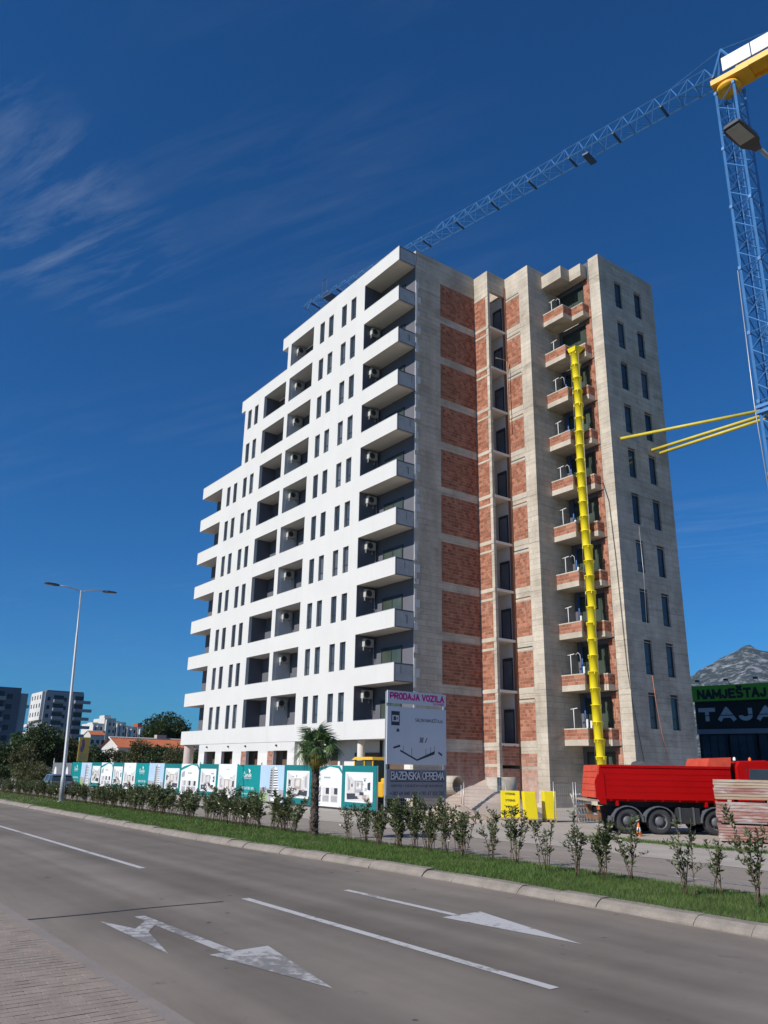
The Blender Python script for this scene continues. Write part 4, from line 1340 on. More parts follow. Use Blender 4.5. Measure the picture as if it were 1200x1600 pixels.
# ---------------------------------------------------------------- hoarding with printed panels
HY, HZ0, HZ1 = 23.6, 0.10, 2.12
HF = thing('site_hoarding', (-57, HY, 0), 'hoarding of teal and white printed panels in front of the white block', 'hoarding')
edges = [-82.46, -79.45, -76.41, -73.67, -70.68, -67.9, -65.14, -62.29, -59.26, -56.09, -53.06, -50.04, -47.38, -44.31, -41.45, -38.41, -35.55, -32.55]
kinds = ['logo', 'tower', 'roomA', 'arch', 'roomB', 'wroom', 'logo', 'tower', 'roomA', 'arch', 'roomB', 'wroom', 'logo', 'tower', 'roomA', 'arch', 'roomB']
PM = [M['teal_print'], M['teal_dark_print'], M['white_print'], M['print_sky'], M['print_grey'], M['print_light'], M['print_dark'], M['print_warm'], M['print_green']]
T, TD, WH, SK, GR, LT, DK, WM, GN = range(9)
def room(poly, x0, x1, z0, z1, mir, warm):
    """a printed picture of a room in one point perspective"""
    w, h = x1 - x0, z1 - z0
    def q(a, b_): return (x0 + (1 - a if mir else a) * w, z0 + b_ * h)
    bx0, bx1, bz0, bz1 = .34, .66, .30, .74
    poly([q(0, 1), q(1, 1), q(bx1, bz1), q(bx0, bz1)], WH, 2)
    poly([q(0, 0), q(1, 0), q(bx1, bz0), q(bx0, bz0)], LT, 2)
    poly([q(0, 0), q(0, 1), q(bx0, bz1), q(bx0, bz0)], LT if warm else WH, 2)
    poly([q(1, 0), q(1, 1), q(bx1, bz1), q(bx1, bz0)], LT, 2)
    poly([q(bx0, bz0), q(bx1, bz0), q(bx1, bz1), q(bx0, bz1)], WM if warm else GR, 2)
    poly([q(.40, .42), q(.60, .42), q(.60, .70), q(.40, .70)], LT, 3)
    poly([q(.05, .40), q(.16, .43), q(.16, .66), q(.05, .70)], DK, 3)
    poly([q(.84, .40), q(.93, .36), q(.93, .86), q(.84, .78)], GR, 3)
    poly([q(.52, .08), q(.95, .04), q(.97, .26), q(.58, .28)], DK, 3)
    poly([q(.05, .06), q(.34, .08), q(.38, .26), q(.10, .24)], GR if warm else WM, 3)
    poly([q(.30, .22), q(.46, .22), q(.46, .33), q(.30, .33)], DK, 4)
    poly([q(.20, .80), q(.32, .78), q(.32, .82), q(.20, .85)], GR, 3)
    for i_ in range(16):
        a, b2 = rand(.04, .88), rand(.04, .80); ww_, hh_ = rand(.02, .10), rand(.015, .12)
        poly([q(a, b2), q(a + ww_, b2 + rand(-.02, .02)), q(a + ww_, b2 + hh_), q(a, b2 + hh_)], random.choice((GR, LT, WM, LT, WH, DK)), 5 + i_ * .2)
tw_lab = {'logo': 'teal panel with a white emblem and lettering', 'tower': 'panel printed with a white high-rise against the sky', 'roomA': 'teal panel framing a picture of a hallway', 'arch': 'white panel with teal swoosh and three small pictures', 'roomB': 'teal panel framing a picture of a dining room', 'wroom': 'white panel with a large pale room picture'}
sm_logo = [text_mesh('Čanak', .30, M['white_print'], 1.15, .012), text_mesh('RESIDENCE', .08, M['white_print'], .95), text_mesh('+382 67 001 503', .15, M['white_print'], 1.6, .01), text_mesh('www.canak.me', .11, M['white_print'], 1.45, .006)]
for i, kd in enumerate(kinds):
    x0, x1 = edges[i] + .012, edges[i + 1] - .012
    dz = rand(-.025, .02); z0, z1 = HZ0 + dz, HZ1 + dz
    tb = MB(); tb.box(x0, x1, HY, HY + .03, z0, z1)
    # the board's own colour
    pn = tb.build('panel', PM[{'logo': T, 'tower': SK, 'roomA': TD, 'arch': WH, 'roomB': TD, 'wroom': WH}[kd]], HF, label=tw_lab[kd])
    pr = MB()
    def poly(pts, mi, layer=1):
        y = HY - .0015 * layer - .001
        a = sum(pts[k_][0] * pts[(k_ + 1) % len(pts)][1] - pts[(k_ + 1) % len(pts)][0] * pts[k_][1] for k_ in range(len(pts)))
        if a < 0: pts = pts[::-1]
        pr.face([(p[0], y, p[1]) for p in pts], mi)
    w, h = x1 - x0, z1 - z0
    def q(a, b_): return (x0 + a * w, z0 + b_ * h)
    if kd in ('roomA', 'roomB'):
        poly([q(.10, .15), q(.90, .15), q(.90, .85), q(.10, .85)], WH)
        room(poly, x0 + .13 * w, x0 + .87 * w, z0 + .18 * h, z0 + .82 * h, kd == 'roomB', kd == 'roomA')
        poly([q(.02, .62), q(.09, .80), q(.08, .82), q(.01, .65)], T); poly([q(.91, .40), q(.99, .52), q(.99, .56), q(.91, .44)], T)
    elif kd == 'wroom':
        room(poly, x0 + .07 * w, x0 + .93 * w, z0 + .05 * h, z0 + .72 * h, True, True)
        poly([q(.40, .82), q(.60, .82), q(.60, .86), q(.40, .86)], LT)
    elif kd == 'arch':
        poly([q(0, .78), q(.3, .87), q(.6, .97), q(.58, 1.0), q(.2, .93), q(0, .86)], T); poly([q(.6, .97), q(.88, .93), q(1, .80), q(1, .88), q(.92, .99), q(.58, 1.0)], T)
        for a in (.08, .36, .64):
            poly([q(a, .10), q(a + .24, .10), q(a + .24, .46), q(a, .46)], LT)
            poly([q(a + .02, .12), q(a + .22, .12), q(a + .22, .26), q(a + .02, .26)], GR, 2)
            poly([q(a + .12, .30), q(a + .23, .30), q(a + .23, .45), q(a + .12, .45)], DK if a > .3 else GR, 2)
        poly([q(.40, .68), q(.62, .68), q(.62, .72), q(.40, .72)], GR)
        poly([q(.05, .55), q(.22, .58), q(.22, .78), q(.05, .70)], GR)
    elif kd == 'tower':
        poly([q(0, 0), q(1, 0), q(1, .34), q(0, .38)], GR); poly([q(0, .02), q(.34, .02), q(.34, .20), q(0, .24)], GN, 2)
        poly([q(.40, .12), q(.56, .10), q(.60, .98), q(.44, .90)], GR, 3)
        poly([q(.56, .10), q(.82, .14), q(.74, .88), q(.60, .98)], WH, 3)
        for r_ in range(11):
            v = .16 + r_ * .068
            poly([q(.58 + .001 * r_, v), q(.79 - .005 * r_, v + .01), q(.79 - .005 * r_, v + .035), q(.58, v + .028)], DK, 4)
            poly([q(.42 + .003 * r_, v), q(.52, v), q(.52, v + .03), q(.42 + .003 * r_, v + .03)], DK, 4)
        poly([q(.5, .04), q(.95, .02), q(.95, .10), q(.5, .12)], WH, 4)
    else:
        poly([q(.40, .60), q(.50, .50), q(.56, .62), q(.50, .86)], TD); poly([q(.50, .90), q(.60, .84), q(.54, .74)], WH)
        poly([q(0, .3), q(.3, .62), q(.3, .65), q(0, .35)], TD)
    if pr.v: pr.build('print', PM, pn)
    if kd == 'logo':
        for me, fx, fz in zip(sm_logo, (.28, .32, .24, .28), (.66, .60, .30, .16)):
            link('lettering', me, pn, Vector((x0 + fx * w - (w - 3) * .1, HY - .006, z0 + fz * h)) - ORG[HF.name])
    po = MB(); po.box(x1 - .01, x1 + .034, HY + .03, HY + .08, 0, HZ1 + (.12 if i % 3 == 0 else .03)); po.build('post', M['steel'], HF)
# grey sheet fence continuing to the left
GF = thing('sheet_fence', (-86, HY, 0), 'grey metal sheet fence with white painted shapes beside the hoarding', 'fence')
for j in range(2):
    xa = -89.2 + j * 3.35
    mb = MB()
    n = 16
    for q_ in range(n):
        a, b_ = xa + 3.3 * q_ / n, xa + 3.3 * (q_ + 1) / n
        d = .02 * (q_ % 2)
        mb.box(a, b_, HY - d, HY + .02, .1, 2.05)
    mb.build('sheet', M['sheet_grey'], GF)
    mb = MB(); c = xa + (1.2 if j == 0 else 1.9)
    pts = [(c + .55 * math.cos(t) * (1 if t < 3.1 else 1), HY - .026, .35 + 1.35 * math.sin(t)) for t in np.linspace(0, math.pi, 12)]
    mb.face(pts[::-1]); mb.build('painted_shape', M['white_print'], GF)
    mb = MB(); mb.tube([(xa, HY + .05, 0), (xa, HY + .05, 2.5)], .04, 6); mb.build('post', M['steel'], GF)

# ---------------------------------------------------------------- three-board sign, edge-on to the road
SX = -28.6
SG = thing('advertising_sign', (SX, 22.9, 0), 'three stacked advertising boards on two posts in front of the brick side', 'sign')
for y in (21.24, 24.5):
    mb = MB(); mb.box(SX - .09, SX - .01, y - .05, y + .05, 0, 5.25); mb.build('post', M['steel'], SG)
def board(z0, z1, mat, nm, lab):
    mb = MB(); mb.box(SX, SX + .05, 21.2, 24.55, z0, z1); return mb.build(nm, mat, SG, label=lab)
bd1 = board(4.76, 5.30, M['sign_white'], 'top_board', 'white top board with pink lettering')
bd2 = board(2.20, 4.62, M['sign_white'], 'middle_board', 'large white middle board with a drawn corner frame')
bd3 = board(0.82, 2.0, M['sign_grey'], 'lower_board', 'grey lower board with outlined lettering')
def sign_text(s, size, mat, y, z, width, parent, bold=.0, out_=.053, shear=0.0, blk=0):
    o = link('lettering', block_text(s, size, width, M[mat], blk) if blk else text_mesh(s, size, M[mat], width, bold, shear=shear), parent, Vector((SX + out_, y, z)) - ORG[SG.name])
    o.rotation_euler = (0, 0, R(90))
    return o
sign_text('PRODAJA VOZILA', .31, 'sign_pink', 21.32, 4.92, 3.12, bd1, blk=.24)
sign_text('na kredit', .13, 'sign_pink', 23.8, 4.79, .62, bd1, .012)
sign_text('SALON NAMJE\u0160TAJA', .15, 'sign_ink', 22.75, 4.02, 1.6, bd2, blk=.12)
mb = MB()
def yq(pts, mi=0, o_=.053): mb.face([(SX + o_, a, z) for a, z in pts], mi)
yq([(21.42, 3.82), (21.88, 3.82), (21.88, 4.42), (21.42, 4.42)]); yq([(21.47, 3.98), (21.83, 3.98), (21.83, 4.25), (21.47, 4.25)], 1, .055)
yq([(21.54, 4.03), (21.68, 4.03), (21.68, 4.20), (21.54, 4.20)], 0, .057); yq([(21.72, 4.05), (21.79, 4.12), (21.72, 4.19)], 0, .057)
yq([(21.70, 3.56), (21.88, 3.56), (21.85, 3.66), (21.79, 3.71), (21.73, 3.66)])
for a in (23.00, 23.07, 23.14, 23.3):
    yq([(a, 3.14), (a + .05, 3.14), (a + .09 + (.06 if a > 23.2 else 0), 3.36), (a + .05 + (.06 if a > 23.2 else 0), 3.36)])
yq([(21.92, 2.82), (22.86, 2.43), (22.86, 2.36), (21.92, 2.74)]); yq([(22.86, 2.43), (23.86, 2.80), (23.86, 2.66), (22.86, 2.36)])
for a, z0, z1 in ((22.08, 2.74, 2.98), (22.55, 2.54, 2.90), (23.35, 2.6, 2.9), (23.62, 2.70, 2.96), (23.85, 2.7, 3.0)): yq([(a, z0), (a + .022, z0), (a + .022, z1), (a, z1)])
yq([(21.55, 2.84), (21.92, 2.93), (21.92, 3.02), (21.55, 2.92)]); yq([(24.08, 2.70), (24.30, 2.58), (24.30, 2.68), (24.08, 2.79)])
mb.build('print', [M['sign_ink'], M['sign_white']], bd2)
sign_text('BAZENSKA OPREMA', .40, 'sign_ink', 21.40, 1.545, 3.04, bd3, blk=.34)
sign_text('BAZENSKA OPREMA', .34, 'sign_white', 21.43, 1.575, 2.98, bd3, out_=.058, blk=.15)
sign_text('SERVIS I ODRŽAVANJE BAZENA', .16, 'sign_ink', 21.45, 1.25, 2.9, bd3, .012)
sign_text('+382 69 048 300  +382 67 250 705', .16, 'sign_ink', 21.4, .94, 3.0, bd3, .012)
mb = MB(); yq([(21.4, 1.49), (24.45, 1.49), (24.45, 1.525), (21.4, 1.525)]); mb.build('rule', M['sign_ink'], bd3)

# wire mesh fences
def mesh_fence(x0, y0, x1, y1, label, h=1.75, wires=34, wood=False):
    a, b_ = Vector((x0, y0, 0)), Vector((x1, y1, 0))
    t = thing('mesh_fence', (x0, y0, 0), label, 'fence')
    L = (b_ - a).length
    mb = MB()
    for i in range(wires + 1):
        p = a.lerp(b_, i / wires); mb.bar(p + Z_ * .1, p + Z_ * h, .007)
    for i in range(9):
        z = .1 + (h - .1) * i / 8; mb.bar(a + Z_ * z, b_ + Z_ * z, .007)
    mb.build('wire_mesh', M['steel'], t)
    for p in (a, b_):
        mb = MB(); mb.tube([p, p + Z_ * (h + .12)], .025, 6); mb.build('post', M['steel'], t)
mesh_fence(-28.9, 21.9, -28.75, 25.6, 'wire mesh fence panel under the advertising boards', 1.25)
mesh_fence(-28.7, 25.7, -26.9, 26.6, 'wire mesh fence panel between the sign and the sand heap', 1.35)
mesh_fence(-23.6, 27.4, -22.7, 28.7, 'wire mesh fence panel behind the red truck tailgate', 1.5, 16)
mesh_fence(-24.1, 26.6, -23.65, 27.3, 'wire mesh fence panel next to the yellow stacks', 1.5, 10)

# ---------------------------------------------------------------- sand, pipes, yellow packs
def heap(name, cx, cy, rx, ry, h, mat, label, cat, seed=0, pw=1.2):
    mb = MB(); n, k_ = 44, 16
    for i in range(k_ + 1):
        r_ = i / k_
        for j in range(n):
            t = 2 * math.pi * j / n
            w = 1 + .16 * mnoise.noise(Vector((math.cos(t) * 1.4, math.sin(t) * 1.4, seed)))
            z = h * max(0, (1 - r_ ** pw)) * (1 + .22 * mnoise.noise(Vector((math.cos(t) * 2 * r_, math.sin(t) * 2 * r_, seed + 3)))) + .05 * mnoise.noise(Vector((math.cos(t) * 9 * r_, math.sin(t) * 9 * r_, seed)))
            mb.v.append((cx + rx * r_ * w * math.cos(t), cy + ry * r_ * w * math.sin(t), max(-.03, z) if i < k_ else -.03))
    for i in range(k_):
        for j in range(n):
            j2 = (j + 1) % n
            mb.f.append((i * n + j, (i + 1) * n + j, (i + 1) * n + j2, i * n + j2)); mb.m.append(0); mb.s.append(True)
    return tag(mb.build(name, mat), label, cat)
heap('sand_heap', -29.7, 28.0, 3.3, 2.3, 1.6, M['sand'], 'tall heap of pinkish sand against the brick wall', 'sand heap', 1)
heap('sand_heap', -27.4, 23.9, 2.2, 1.3, .70, M['sand'], 'low heap of sand spilling forward beside the yellow packs', 'sand heap', 2)
def ring(name, c, axis, r0, r1, L, mat, label):
    mb = MB(); mb.lathe(c, [(r0, 0), (r1, 0), (r1, L), (r0, L), (r0, 0)], 28, axis=axis)
    return tag(mb.build(name, mat), label, 'concrete pipe')
ring('concrete_pipe', (-31.9, 27.35, 1.30), 'x', .36, .44, 1.0, M['concrete_boarded'], 'short concrete pipe lying on the sand beside the sign')
ring('concrete_ring', (-29.0, 28.4, .52), 'z', .62, .72, 1.2, M['concrete_plain'], 'pale concrete well ring standing behind the yellow packs')
ring('concrete_ring', (-29.0, 28.4, -.02), 'z', .62, .73, .52, M['concrete_plain'], 'lower pale concrete well ring under another ring')
TR = math.atan2(.8, .59)
def pack(px, py, w, d, h, rz, label, text, tilt=0.0):
    t = thing('block_pack', (px, py, 0), label, 'pallet', 'packs of building blocks in yellow film', rz, local=True)
    mb = MB()
    n = 5; lay = []
    for i in range(n + 1):
        z = .14 + (h - .14) * i / n
        for sx, sy in ((-1, -1), (1, -1), (1, 1), (-1, 1)):
            j = .012 * mnoise.noise(Vector((px + i * 1.7, sx * 3, sy * 3)))
            mb.v.append((sx * (w / 2 + j) + tilt * z, sy * (d / 2 + j), z))
    for i in range(n):
        for q in range(4):
            q2 = (q + 1) % 4
            mb.f.append((i * 4 + q, i * 4 + q2, i * 4 + 4 + q2, i * 4 + 4 + q)); mb.m.append(0); mb.s.append(False)
    mb.f.append((n * 4, n * 4 + 1, n * 4 + 2, n * 4 + 3)); mb.m.append(0); mb.s.append(False)
    wr = mb.build('film_wrap', M['yellow_plastic'], t, bevel=.02)
    for sx in (-1, 0, 1):
        b_ = MB(); b_.box(sx * (w / 2 - .05) - .045, sx * (w / 2 - .05) + .045, -d / 2, d / 2, 0, .09); b_.build('pallet_bearer', M['wood_raw'], t)
    b_ = MB(); b_.box(-w / 2, w / 2, -d / 2, d / 2, .09, .135); b_.build('pallet_deck', M['wood_raw'], t)
    if text:
        me = block_text('YTONG', .085, .42, M['ink_black'], .2)
        for i in range(4):
            link('lettering', me, wr, (-w / 2 + .17, -d / 2 - .02, .26 + .26 * i))
    return t
pack(-26.05, 26.0, .80, .6, 1.20, TR - .10, 'yellow wrapped block pack with black lettering, leftmost of three', True)
pack(-24.95, 26.1, .50, .6, 1.20, TR, 'narrow yellow wrapped pack leaning slightly, middle of three', False, -.07)
pack(-24.72, 26.95, .50, .6, 1.22, TR, 'narrow yellow wrapped pack, rightmost of three', False)

# ---------------------------------------------------------------- red tipper truck (length runs parallel to the picture)
TK = thing('tipper_truck', (-18.7, 24.35, 0), 'red three axle tipper truck loaded with dark gravel', 'truck', None, math.atan2(.8, .59), local=True)
# local x: forward, y: away from the viewer, z: up
WR, TWD = .435, 2.15
wheels = [0.0, 1.11, 3.07]
tyre = MB(); tyre.lathe((0, 0, 0), [(.27, -.02), (.34, -.03), (.41, -.015), (.435, .05), (.435, .24), (.40, .28), (.27, .28)], 32, axis='y')
tym = tyre.mesh('tyre', M['tyre'])
rim = MB(); rim.lathe((0, 0, 0), [(.275, .0), (.25, -.01), (.24, .10), (.16, .12), (.15, .02), (.10, -.01), (.0, -.01)], 24, axis='y')
for q_ in range(10):
    t = q_ * math.pi / 5
    rim.lathe((.195 * math.cos(t), .08, .195 * math.sin(t)), [(.0, .0), (.018, .0), (.018, .04)], 6, axis='y')
rmm = rim.mesh('rim', M['rim'])
for wx in wheels:
    for side in (0, 1):
        yy = .06 if side == 0 else TWD - .06
        mb = MB(); mb.lathe((0, 0, 0), [(.0, .0), (.09, .0), (.09, .3)], 12, axis='y')
        w = link('wheel', mb.mesh('wheel', M['chassis']), TK, (wx, yy, WR))
        if side: w.rotation_euler = (0, 0, math.pi)
        link('tyre', tym, w); link('rim', rmm, w)
def guard(wx, name='mudguard'):
    mb = MB(); n = 12
    pr = []
    for i in range(n + 1):
        t = math.pi * (-.02 + 1.04 * i / n); pr.append((wx + .545 * math.cos(t), WR + .50 * math.sin(t)))
    for i in range(n):
        (a, z), (b_, z2) = pr[i], pr[i + 1]
        for (y0, y1, s) in ((-.03, .32, .0),):
            c = Vector((wx, 0, WR))
            def inn(x_, z_): return (wx + (x_ - wx) * .93, WR + (z_ - WR) * .93)
            (ia, iz), (ib, iz2) = inn(a, z), inn(b_, z2)
            mb.hexa([(ia, y0, iz), (ib, y0, iz2), (ib, y1, iz2), (ia, y1, iz), (a, y0, z), (b_, y0, z2), (b_, y1, z2), (a, y1, z)])
    mb.build(name, M['mudguard'], TK)
for wx in wheels: guard(wx)
fr = MB()
fr.box(-.9, 4.9, .62, .74, .62, .86); fr.box(-.9, 4.9, TWD - .74, TWD - .62, .62, .86)
for xx in (-.85, .55, 1.7, 2.6, 4.5): fr.box(xx, xx + .1, .74, TWD - .74, .66, .82)
for wx in wheels: fr.tube([(wx, .2, WR), (wx, TWD - .2, WR)], .085, 8)
fr.build('chassis', M['chassis'], TK)
bd = MB()       # bed: floor and sides with horizontal ribs
B0, B1, BZ0, BZ1 = -.88, 3.72, 1.17, 2.27
bd.box(B0, B1, .05, TWD - .05, BZ0 - .1, BZ0 + .03)
bd.box(B0, B1, 0.0, .06, BZ0, BZ1); bd.box(B0, B1, TWD - .06, TWD, BZ0, BZ1); bd.box(B1 - .06, B1, .06, TWD - .06, BZ0, BZ1)
for z in (1.38, 1.58, 1.78, 1.98):
    bd.box(B0 + .02, B1 - .02, -.010, .0, z, z + .03)
bd.box(B0, B1, -.03, .0, BZ1 - .07, BZ1 + .012); bd.box(B0, B1, -.035, .0, BZ0 - .03, BZ0 + .06)
for i in range(8):
    xx = B0 + .3 + i * .6; bd.box(xx, xx + .035, -.04, -.002, BZ0 - .09, BZ0 + .03)
bed = bd.build('tipping_bed', M['truck_red'], TK)
ps = MB(); ps.prism([(B0 - .03, BZ0 - .2), (B0 + .15, BZ0 - .2), (B0 + .13, 1.95), (B0 - .09, 1.95), (B0 - .20, 1.72), (B0 - .18, 1.2)], -.025, .06); ps.build('rear_corner', M['truck_red'], bed)
tg = MB(); tg.hexa([(B0 - .20, .06, BZ0), (B0 - .14, .06, BZ0), (B0 - .14, TWD - .06, BZ0), (B0 - .20, TWD - .06, BZ0), (B0 - .06, .06, BZ1), (B0, .06, BZ1), (B0, TWD - .06, BZ1), (B0 - .06, TWD - .06, BZ1)])
for z in (1.4, 1.62, 1.85, 2.05):
    dx_ = -.20 + .14 * (z - BZ0) / 1.1
    tg.box(B0 + dx_ - .02, B0 + dx_ + .03, .08, TWD - .08, z, z + .022)
tg.build('tailgate', M['truck_red_sunlit'], bed)
rl = MB(); rl.box(B0 - .42, B0 + .1, -.02, TWD, BZ0 - .12, BZ0 - .06); rl.build('rear_ledge', M['wood_raw'], bed)
bm = MB(); bm.box(-1.0, -.9, .1, TWD - .1, .42, .56); bm.box(-.95, -.85, .3, .42, .5, .9); bm.box(-.95, -.85, TWD - .42, TWD - .3, .5, .9); bm.build('rear_bumper', M['rust'], TK)
for yy in (.22, TWD - .22):
    tl = MB(); tl.box(-1.0, -.94, yy - .12, yy + .12, .78, .90); tl.build('tail_light', M['cone_orange'], TK)
flp = MB(); flp.box(-.62, -.56, 0.0, .34, .22, .58); flp.build('mud_flap', M['mudguard'], TK)
for xx in (2.0, 3.25):
    pass
sd_ = MB()
sd_.box(1.72, 2.55, .08, .62, .36, .88); sd_.build('fuel_tank', M['chassis'], TK, bevel=.03)
stp = MB()
for xx in (1.80, 2.28): stp.box(xx, xx + .06, .06, .64, .34, .9)
stp.build('tank_strap', M['mudguard'], TK)
at = MB(); at.tube([(1.58, .15, .34), (1.58, .15, .52)], .09, 10); at.tube([(1.35, .2, .3), (1.75, .2, .3)], .045, 8); at.build('air_tank', M['rim'], TK)
ub = MB(); ub.box(B0 + .3, B1 - .1, .4, TWD - .4, .88, 1.08); ub.build('subframe', M['chassis'], TK)
for xx in (-.38, 2.72):
    hg = MB(); hg.box(xx, xx + .09, .0, .2, .92, 1.12); hg.build('bed_support', M['truck_red'], TK)
yb = MB(); yb.box(3.12, 3.32, .02, .3, .98, 1.16); yb.build('side_lamp', M['tie_yellow'], TK)
# headboard shield, cab
hb = MB(); hb.prism([(2.92, BZ1 + .01), (3.74, BZ1 + .01), (3.80, 2.60), (3.02, 2.56)], .0, TWD, 0); hb.build('cab_shield', M['truck_red_sunlit'], bed)
cb = MB()
prof = [(3.95, .55), (5.55, .55), (5.66, 1.1), (5.60, 1.55), (5.36, 2.42), (5.0, 2.52), (4.05, 2.48), (3.93, 2.30)]
cb.prism(prof, .02, TWD - .02)
cab = cb.build('cab', M['truck_red'], TK, bevel=.05)
wn = MB(); wn.prism([(4.36, 1.52), (5.30, 1.52), (5.14, 2.22), (4.40, 2.22)], .005, .04); wn.build('side_window', M['glass'], cab)
wn = MB(); wn.hexa([(5.60, .2, 1.56), (5.63, .2, 1.56), (5.63, TWD - .2, 1.56), (5.60, TWD - .2, 1.56), (5.37, .2, 2.34), (5.41, .2, 2.34), (5.41, TWD - .2, 2.34), (5.37, TWD - .2, 2.34)]); wn.build('windscreen', M['glass'], cab)
gp = MB(); gp.box(3.74, 3.93, .3, TWD - .3, .9, 2.2); gp.build('air_intake', M['chassis'], TK)
dh = MB(); dh.box(4.42, 4.6, .0, .022, 1.30, 1.35); dh.build('door_handle', M['chassis'], cab)
for q_ in ((4.30, 4.32, .012, .03, .75, 2.3), (5.32, 5.34, .012, .03, .75, 1.5)):
    dl = MB(); dl.box(*q_); dl.build('door_seam', M['chassis'], cab)
mr = MB(); mr.box(5.28, 5.40, -.22, -.06, 1.75, 2.15); mr.bar((5.2, .03, 2.1), (5.34, -.12, 2.1), .03); mr.build('mirror', M['chassis'], cab)
for z in (.45, .75):
    stp = MB(); stp.box(4.5, 5.0, -.01, .03, z, z + .06); stp.build('step', M['chassis'], cab)
hl = MB(); hl.box(5.56, 5.62, .12, .45, .72, .92); hl.build('headlight', M['crane_white'], cab)
hl = MB(); hl.box(5.56, 5.62, TWD - .45, TWD - .12, .72, .92); hl.build('headlight', M['crane_white'], cab)
for xx, mt in ((3.95, 'crane_white'), (4.5, 'cone_orange')):
    lt = MB(); lt.lathe((xx + .06, .25, 2.5), [(.05, 0), (.055, .06), (.03, .11), (0, .12)], 10); lt.build('beacon', M[mt], cab)
ld = MB()
nx, ny = 26, 10
for i in range(nx + 1):
    for j in range(ny + 1):
        x_ = B0 + .05 + (B1 - B0 - .15) * i / nx; y_ = .06 + (TWD - .12) * j / ny
        e = min(1, j / 3, (ny - j) / 3) * min(1, i / 4, (nx - i) / 4)
        z_ = 2.10 + e * (.12 + .20 * max(0, math.sin((x_ + .2) * 1.25)) + .05 * mnoise.noise(Vector((x_ * 5, y_ * 5, 0)))) - (.35 if x_ < .6 else 0)
        ld.v.append((x_, y_, z_))
for i in range(nx):
    for j in range(ny):
        a = i * (ny + 1) + j; ld.f.append((a, a + ny + 1, a + ny + 2, a + 1)); ld.m.append(0); ld.s.append(True)
tag(ld.build('gravel_load', M['gravel_dark'], bed), kind='stuff')

# ---------------------------------------------------------------- stack of formwork bundles
FDIR = Vector((.59, .8, 0)).normalized(); FNR = Vector((-.8, .59, 0)).normalized()
FB = Vector((-15.35, 24.42, 0))
ZZ = [(0.04, .52, 'form_wood_red', 'lowest'), (.62, 1.20, 'form_wood_red', 'middle'), (1.27, 1.87, 'form_wood_pale', 'topmost')]
for i, (z0, z1, mt, nm) in enumerate(ZZ):
    t = thing('formwork_bundle', (FB.x, FB.y, z0), 'bundle of weathered red and grey formwork boards, %s of the stack before the truck cab' % nm, 'board stack', 'formwork bundles stacked before the truck', R(33), local=True)
    n = 6 if i < 2 else 7
    hh = (z1 - z0) / n
    for q_ in range(n):
        mb = MB(); j = rand(-.03, .03)
        mb.box(j, 3.3 + rand(-.05, .05), rand(-.012, .012), 1.2, q_ * hh + .004, (q_ + 1) * hh - .006)
        mb.build('board', M[mt if rand(0, 1) < .8 else 'form_wood_red'], t, bevel=.006)
    if i:
        for xx in (.35, 1.5, 2.9):
            mb = MB(); mb.box(xx, xx + .12, .0, 1.2, -.075 if i == 2 else -.10, -.005); mb.build('spacer', M['wood_raw'], t)

# ---------------------------------------------------------------- excavator behind the hoarding
EX = thing('excavator', (-36.4, 26.4, 0), 'yellow excavator with glazed cab behind the end of the hoarding', 'excavator')
mb = MB(); mb.box(-37.6, -35.0, 25.6, 26.0, 0, .55); mb.box(-37.6, -35.0, 27.0, 27.4, 0, .55); mb.build('track', M['tyre'], EX, bevel=.12)
mb = MB(); mb.box(-37.5, -34.9, 25.7, 27.3, .6, 1.35); mb.build('upper_body', M['excavator_yellow'], EX, bevel=.06)
mb = MB(); mb.box(-35.2, -34.6, 25.75, 27.2, .65, 1.55); mb.build('counterweight', M['excavator_yellow'], EX, bevel=.08)
mb = MB(); mb.box(-37.45, -35.75, 25.65, 26.75, 1.35, 2.42); mb.build('cab_glass', M['glass_green'], EX)
mb = MB()
for xx in (-37.47, -36.55, -35.78):
    for yy in (25.63, 26.72): mb.box(xx, xx + .07, yy, yy + .06, 1.3, 2.45)
mb.hexa([(-37.6, 25.55, 2.45), (-35.65, 25.55, 2.45), (-35.65, 26.85, 2.45), (-37.6, 26.85, 2.45), (-37.4, 25.62, 2.60), (-35.75, 25.62, 2.60), (-35.75, 26.78, 2.60), (-37.4, 26.78, 2.60)])
mb.build('cab_frame', M['excavator_yellow'], EX)
mb = MB(); mb.bar((-35.4, 27.0, 1.2), (-36.9, 27.0, 2.35), .3); mb.bar((-36.9, 27.0, 2.35), (-38.9, 27.0, 1.4), .26); mb.build('boom', M['excavator_yellow'], EX)

# ---------------------------------------------------------------- traffic cone, debris, cables
CN = thing('traffic_cone', (-18.05, 24.02, 0), 'small orange and white traffic cone by the rear truck wheel', 'traffic cone')
mb = MB(); mb.lathe((-18.05, 24.02, 0), [(.10, .03), (.075, .16)], 14); mb.lathe((-18.05, 24.02, 0), [(.055, .28), (.02, .42), (0, .42)], 14); mb.build('cone', M['cone_orange'], CN)
mb = MB(); mb.lathe((-18.05, 24.02, 0), [(.075, .16), (.055, .28)], 14); mb.build('band', M['crane_white'], CN)
mb = MB(); mb.box(-18.2, -17.9, 23.87, 24.17, 0, .03); mb.build('base', M['cone_orange'], CN)
PLT = thing('pallet', (-23.3, 28.1, 0), 'grey wooden pallet leaning behind the wire mesh fence', 'pallet')
for i in range(6):
    mb = MB(); y = 27.6 + .19 * i; mb.hexa([(-23.7, y, .05), (-23.66, y, .05), (-23.66, y + .12, .05), (-23.7, y + .12, .05), (-24.1, y, 1.15), (-24.06, y, 1.15), (-24.06, y + .12, 1.15), (-24.1, y + .12, 1.15)]); mb.build('slat', M['concrete_plain'], PLT)
